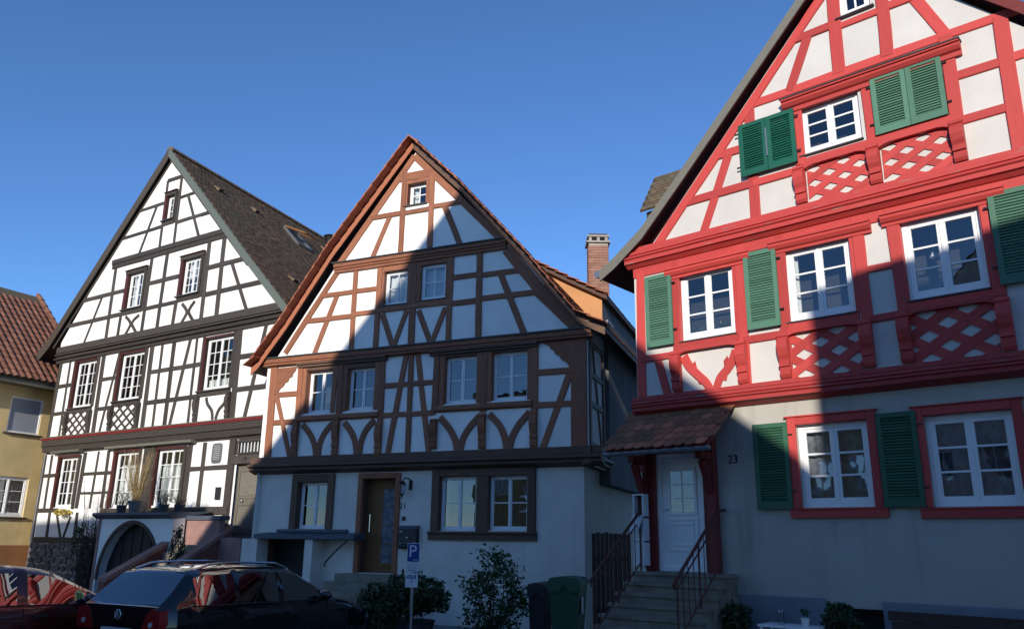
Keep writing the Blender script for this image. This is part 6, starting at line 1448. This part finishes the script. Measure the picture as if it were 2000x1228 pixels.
# wreath ornament hanging behind the right ground-floor window
a0, a1, z0, z1 = W_M['g3']; x = a0+(a1-a0)*.86; zc2 = z0+(z1-z0)*.48; g = G(); P = catmull([np.array(PM.W(x-.14, zc2+.16, -.17)), np.array(PM.W(x+.02, zc2+.15, -.17)), np.array(PM.W(x+.12, zc2+.02, -.17)), np.array(PM.W(x+.04, zc2-.14, -.17)), np.array(PM.W(x-.15, zc2-.15, -.17))], 5); n_ = len(P); g.tube(P, [.012+.05*math.sin(math.pi*i/(n_-1)) for i in range(n_)], 8); tag(g.build('moon_ornament', 'curtain', smooth=True), 'pale crescent ornament hanging inside the ground floor window', 'ornament')
# pendant lamp behind the red house window
a0, a1, z0, z1 = W_R['f3']; x = a0+(a1-a0)*.30; zc3 = z0+(z1-z0)*.60; pln = thing('pendant_lamp', PR.W(x, zc3, -.3), 'white pendant lamp hanging behind the upper right red house window', 'lamp'); c = np.array(PR.W(x, zc3, -.3)); g = G(); g.tube([c+[0, 0, .05], c+[0, 0, .6]], .005, 5); g.build('cord', 'white2', pln); g = G(); g.tube([c-[0, 0, .05], c+[0, 0, .03], c+[0, 0, .06]], [.085, .04, .03], 12); g.build('shade', 'curtain', pln)
for x_, kk, lab_ in ((.2, .035, 'small rounded green houseplant behind the left casement by the shutter'), (.72, .04, 'small spiky green houseplant behind the right casement of the same window')):
    a0, a1, z0, z1 = W_R['f1']; c = np.array(PR.W(a0+(a1-a0)*x_, z0+.14, -.12)); t = thing('window_plant', tuple(c-[0, 0, .06]), lab_, 'plant', 'houseplants behind the upper window'); g = G(); leaves(g, c+[0, 0, .05], (.11, .05, .08), 70, kk, .5); g.build('foliage', 'leaf2', t); g = G(); g.tube([c-[0, 0, .08], c], [.04, .055], 10); g.build('pot', 'terra', t)
# plaque on the left house
a, z = PL.at(424.5, 884.5, 0); w2, h2 = .20, .27; pq = thing('wall_plaque', PL.W(a, z, .02), 'grey commemorative plaque with rows of raised lettering', 'plaque')
g = G(); g.prism(PL, [(a+w2*math.copysign(abs(math.cos(t))**.35, math.cos(t)), z+h2*math.copysign(abs(math.sin(t))**.35, math.sin(t))) for t in np.linspace(0, 2*math.pi, 28)[:-1]], 0, .03); pb_ = g.build('tablet', 'plaque', pq)
for i in range(8):
    x = a-w2*.7+rnd(0, .03)
    while x < a+w2*.66: k = rnd(.02, .06); bar(pb_, 'raised_mark', PL, x, min(x+k, a+w2*.74), z+h2*.70-i*.052, z+h2*.70-i*.052+.020, .03, .034, 'plaqt'); x += k+.016
# fence of the alley
fn = thing('alley_fence', PM.W(.6, 0, -.8), 'dark wooden plank fence closing the alley', 'fence')
A = at_y(1156, 1040, 17.3); B = at_y(1232, 1045, 17.0); nb = 9
for k in range(nb):
    t0 = A+(B-A)*k/nb; t1 = A+(B-A)*(k+.9)/nb; zt = A[2]+rnd(-.03, .03); g = G(); g.box8([(t0[0], t0[1], 0.08), (t1[0], t1[1], 0.08), (t1[0], t1[1]+.03, 0.08), (t0[0], t0[1]+.03, 0.08), (t0[0], t0[1], zt), (t1[0], t1[1], zt), (t1[0], t1[1]+.03, zt), (t0[0], t0[1]+.03, zt)]); g.build('plank', 'plank', fn)
for z in (.5, 1.5): g = G(); g.box8([(A[0], A[1]+.031, z), (B[0], B[1]+.031, z), (B[0], B[1]+.07, z), (A[0], A[1]+.07, z), (A[0], A[1]+.031, z+.08), (B[0], B[1]+.031, z+.08), (B[0], B[1]+.07, z+.08), (A[0], A[1]+.07, z+.08)]); g.build('cross_rail', 'plank', fn)
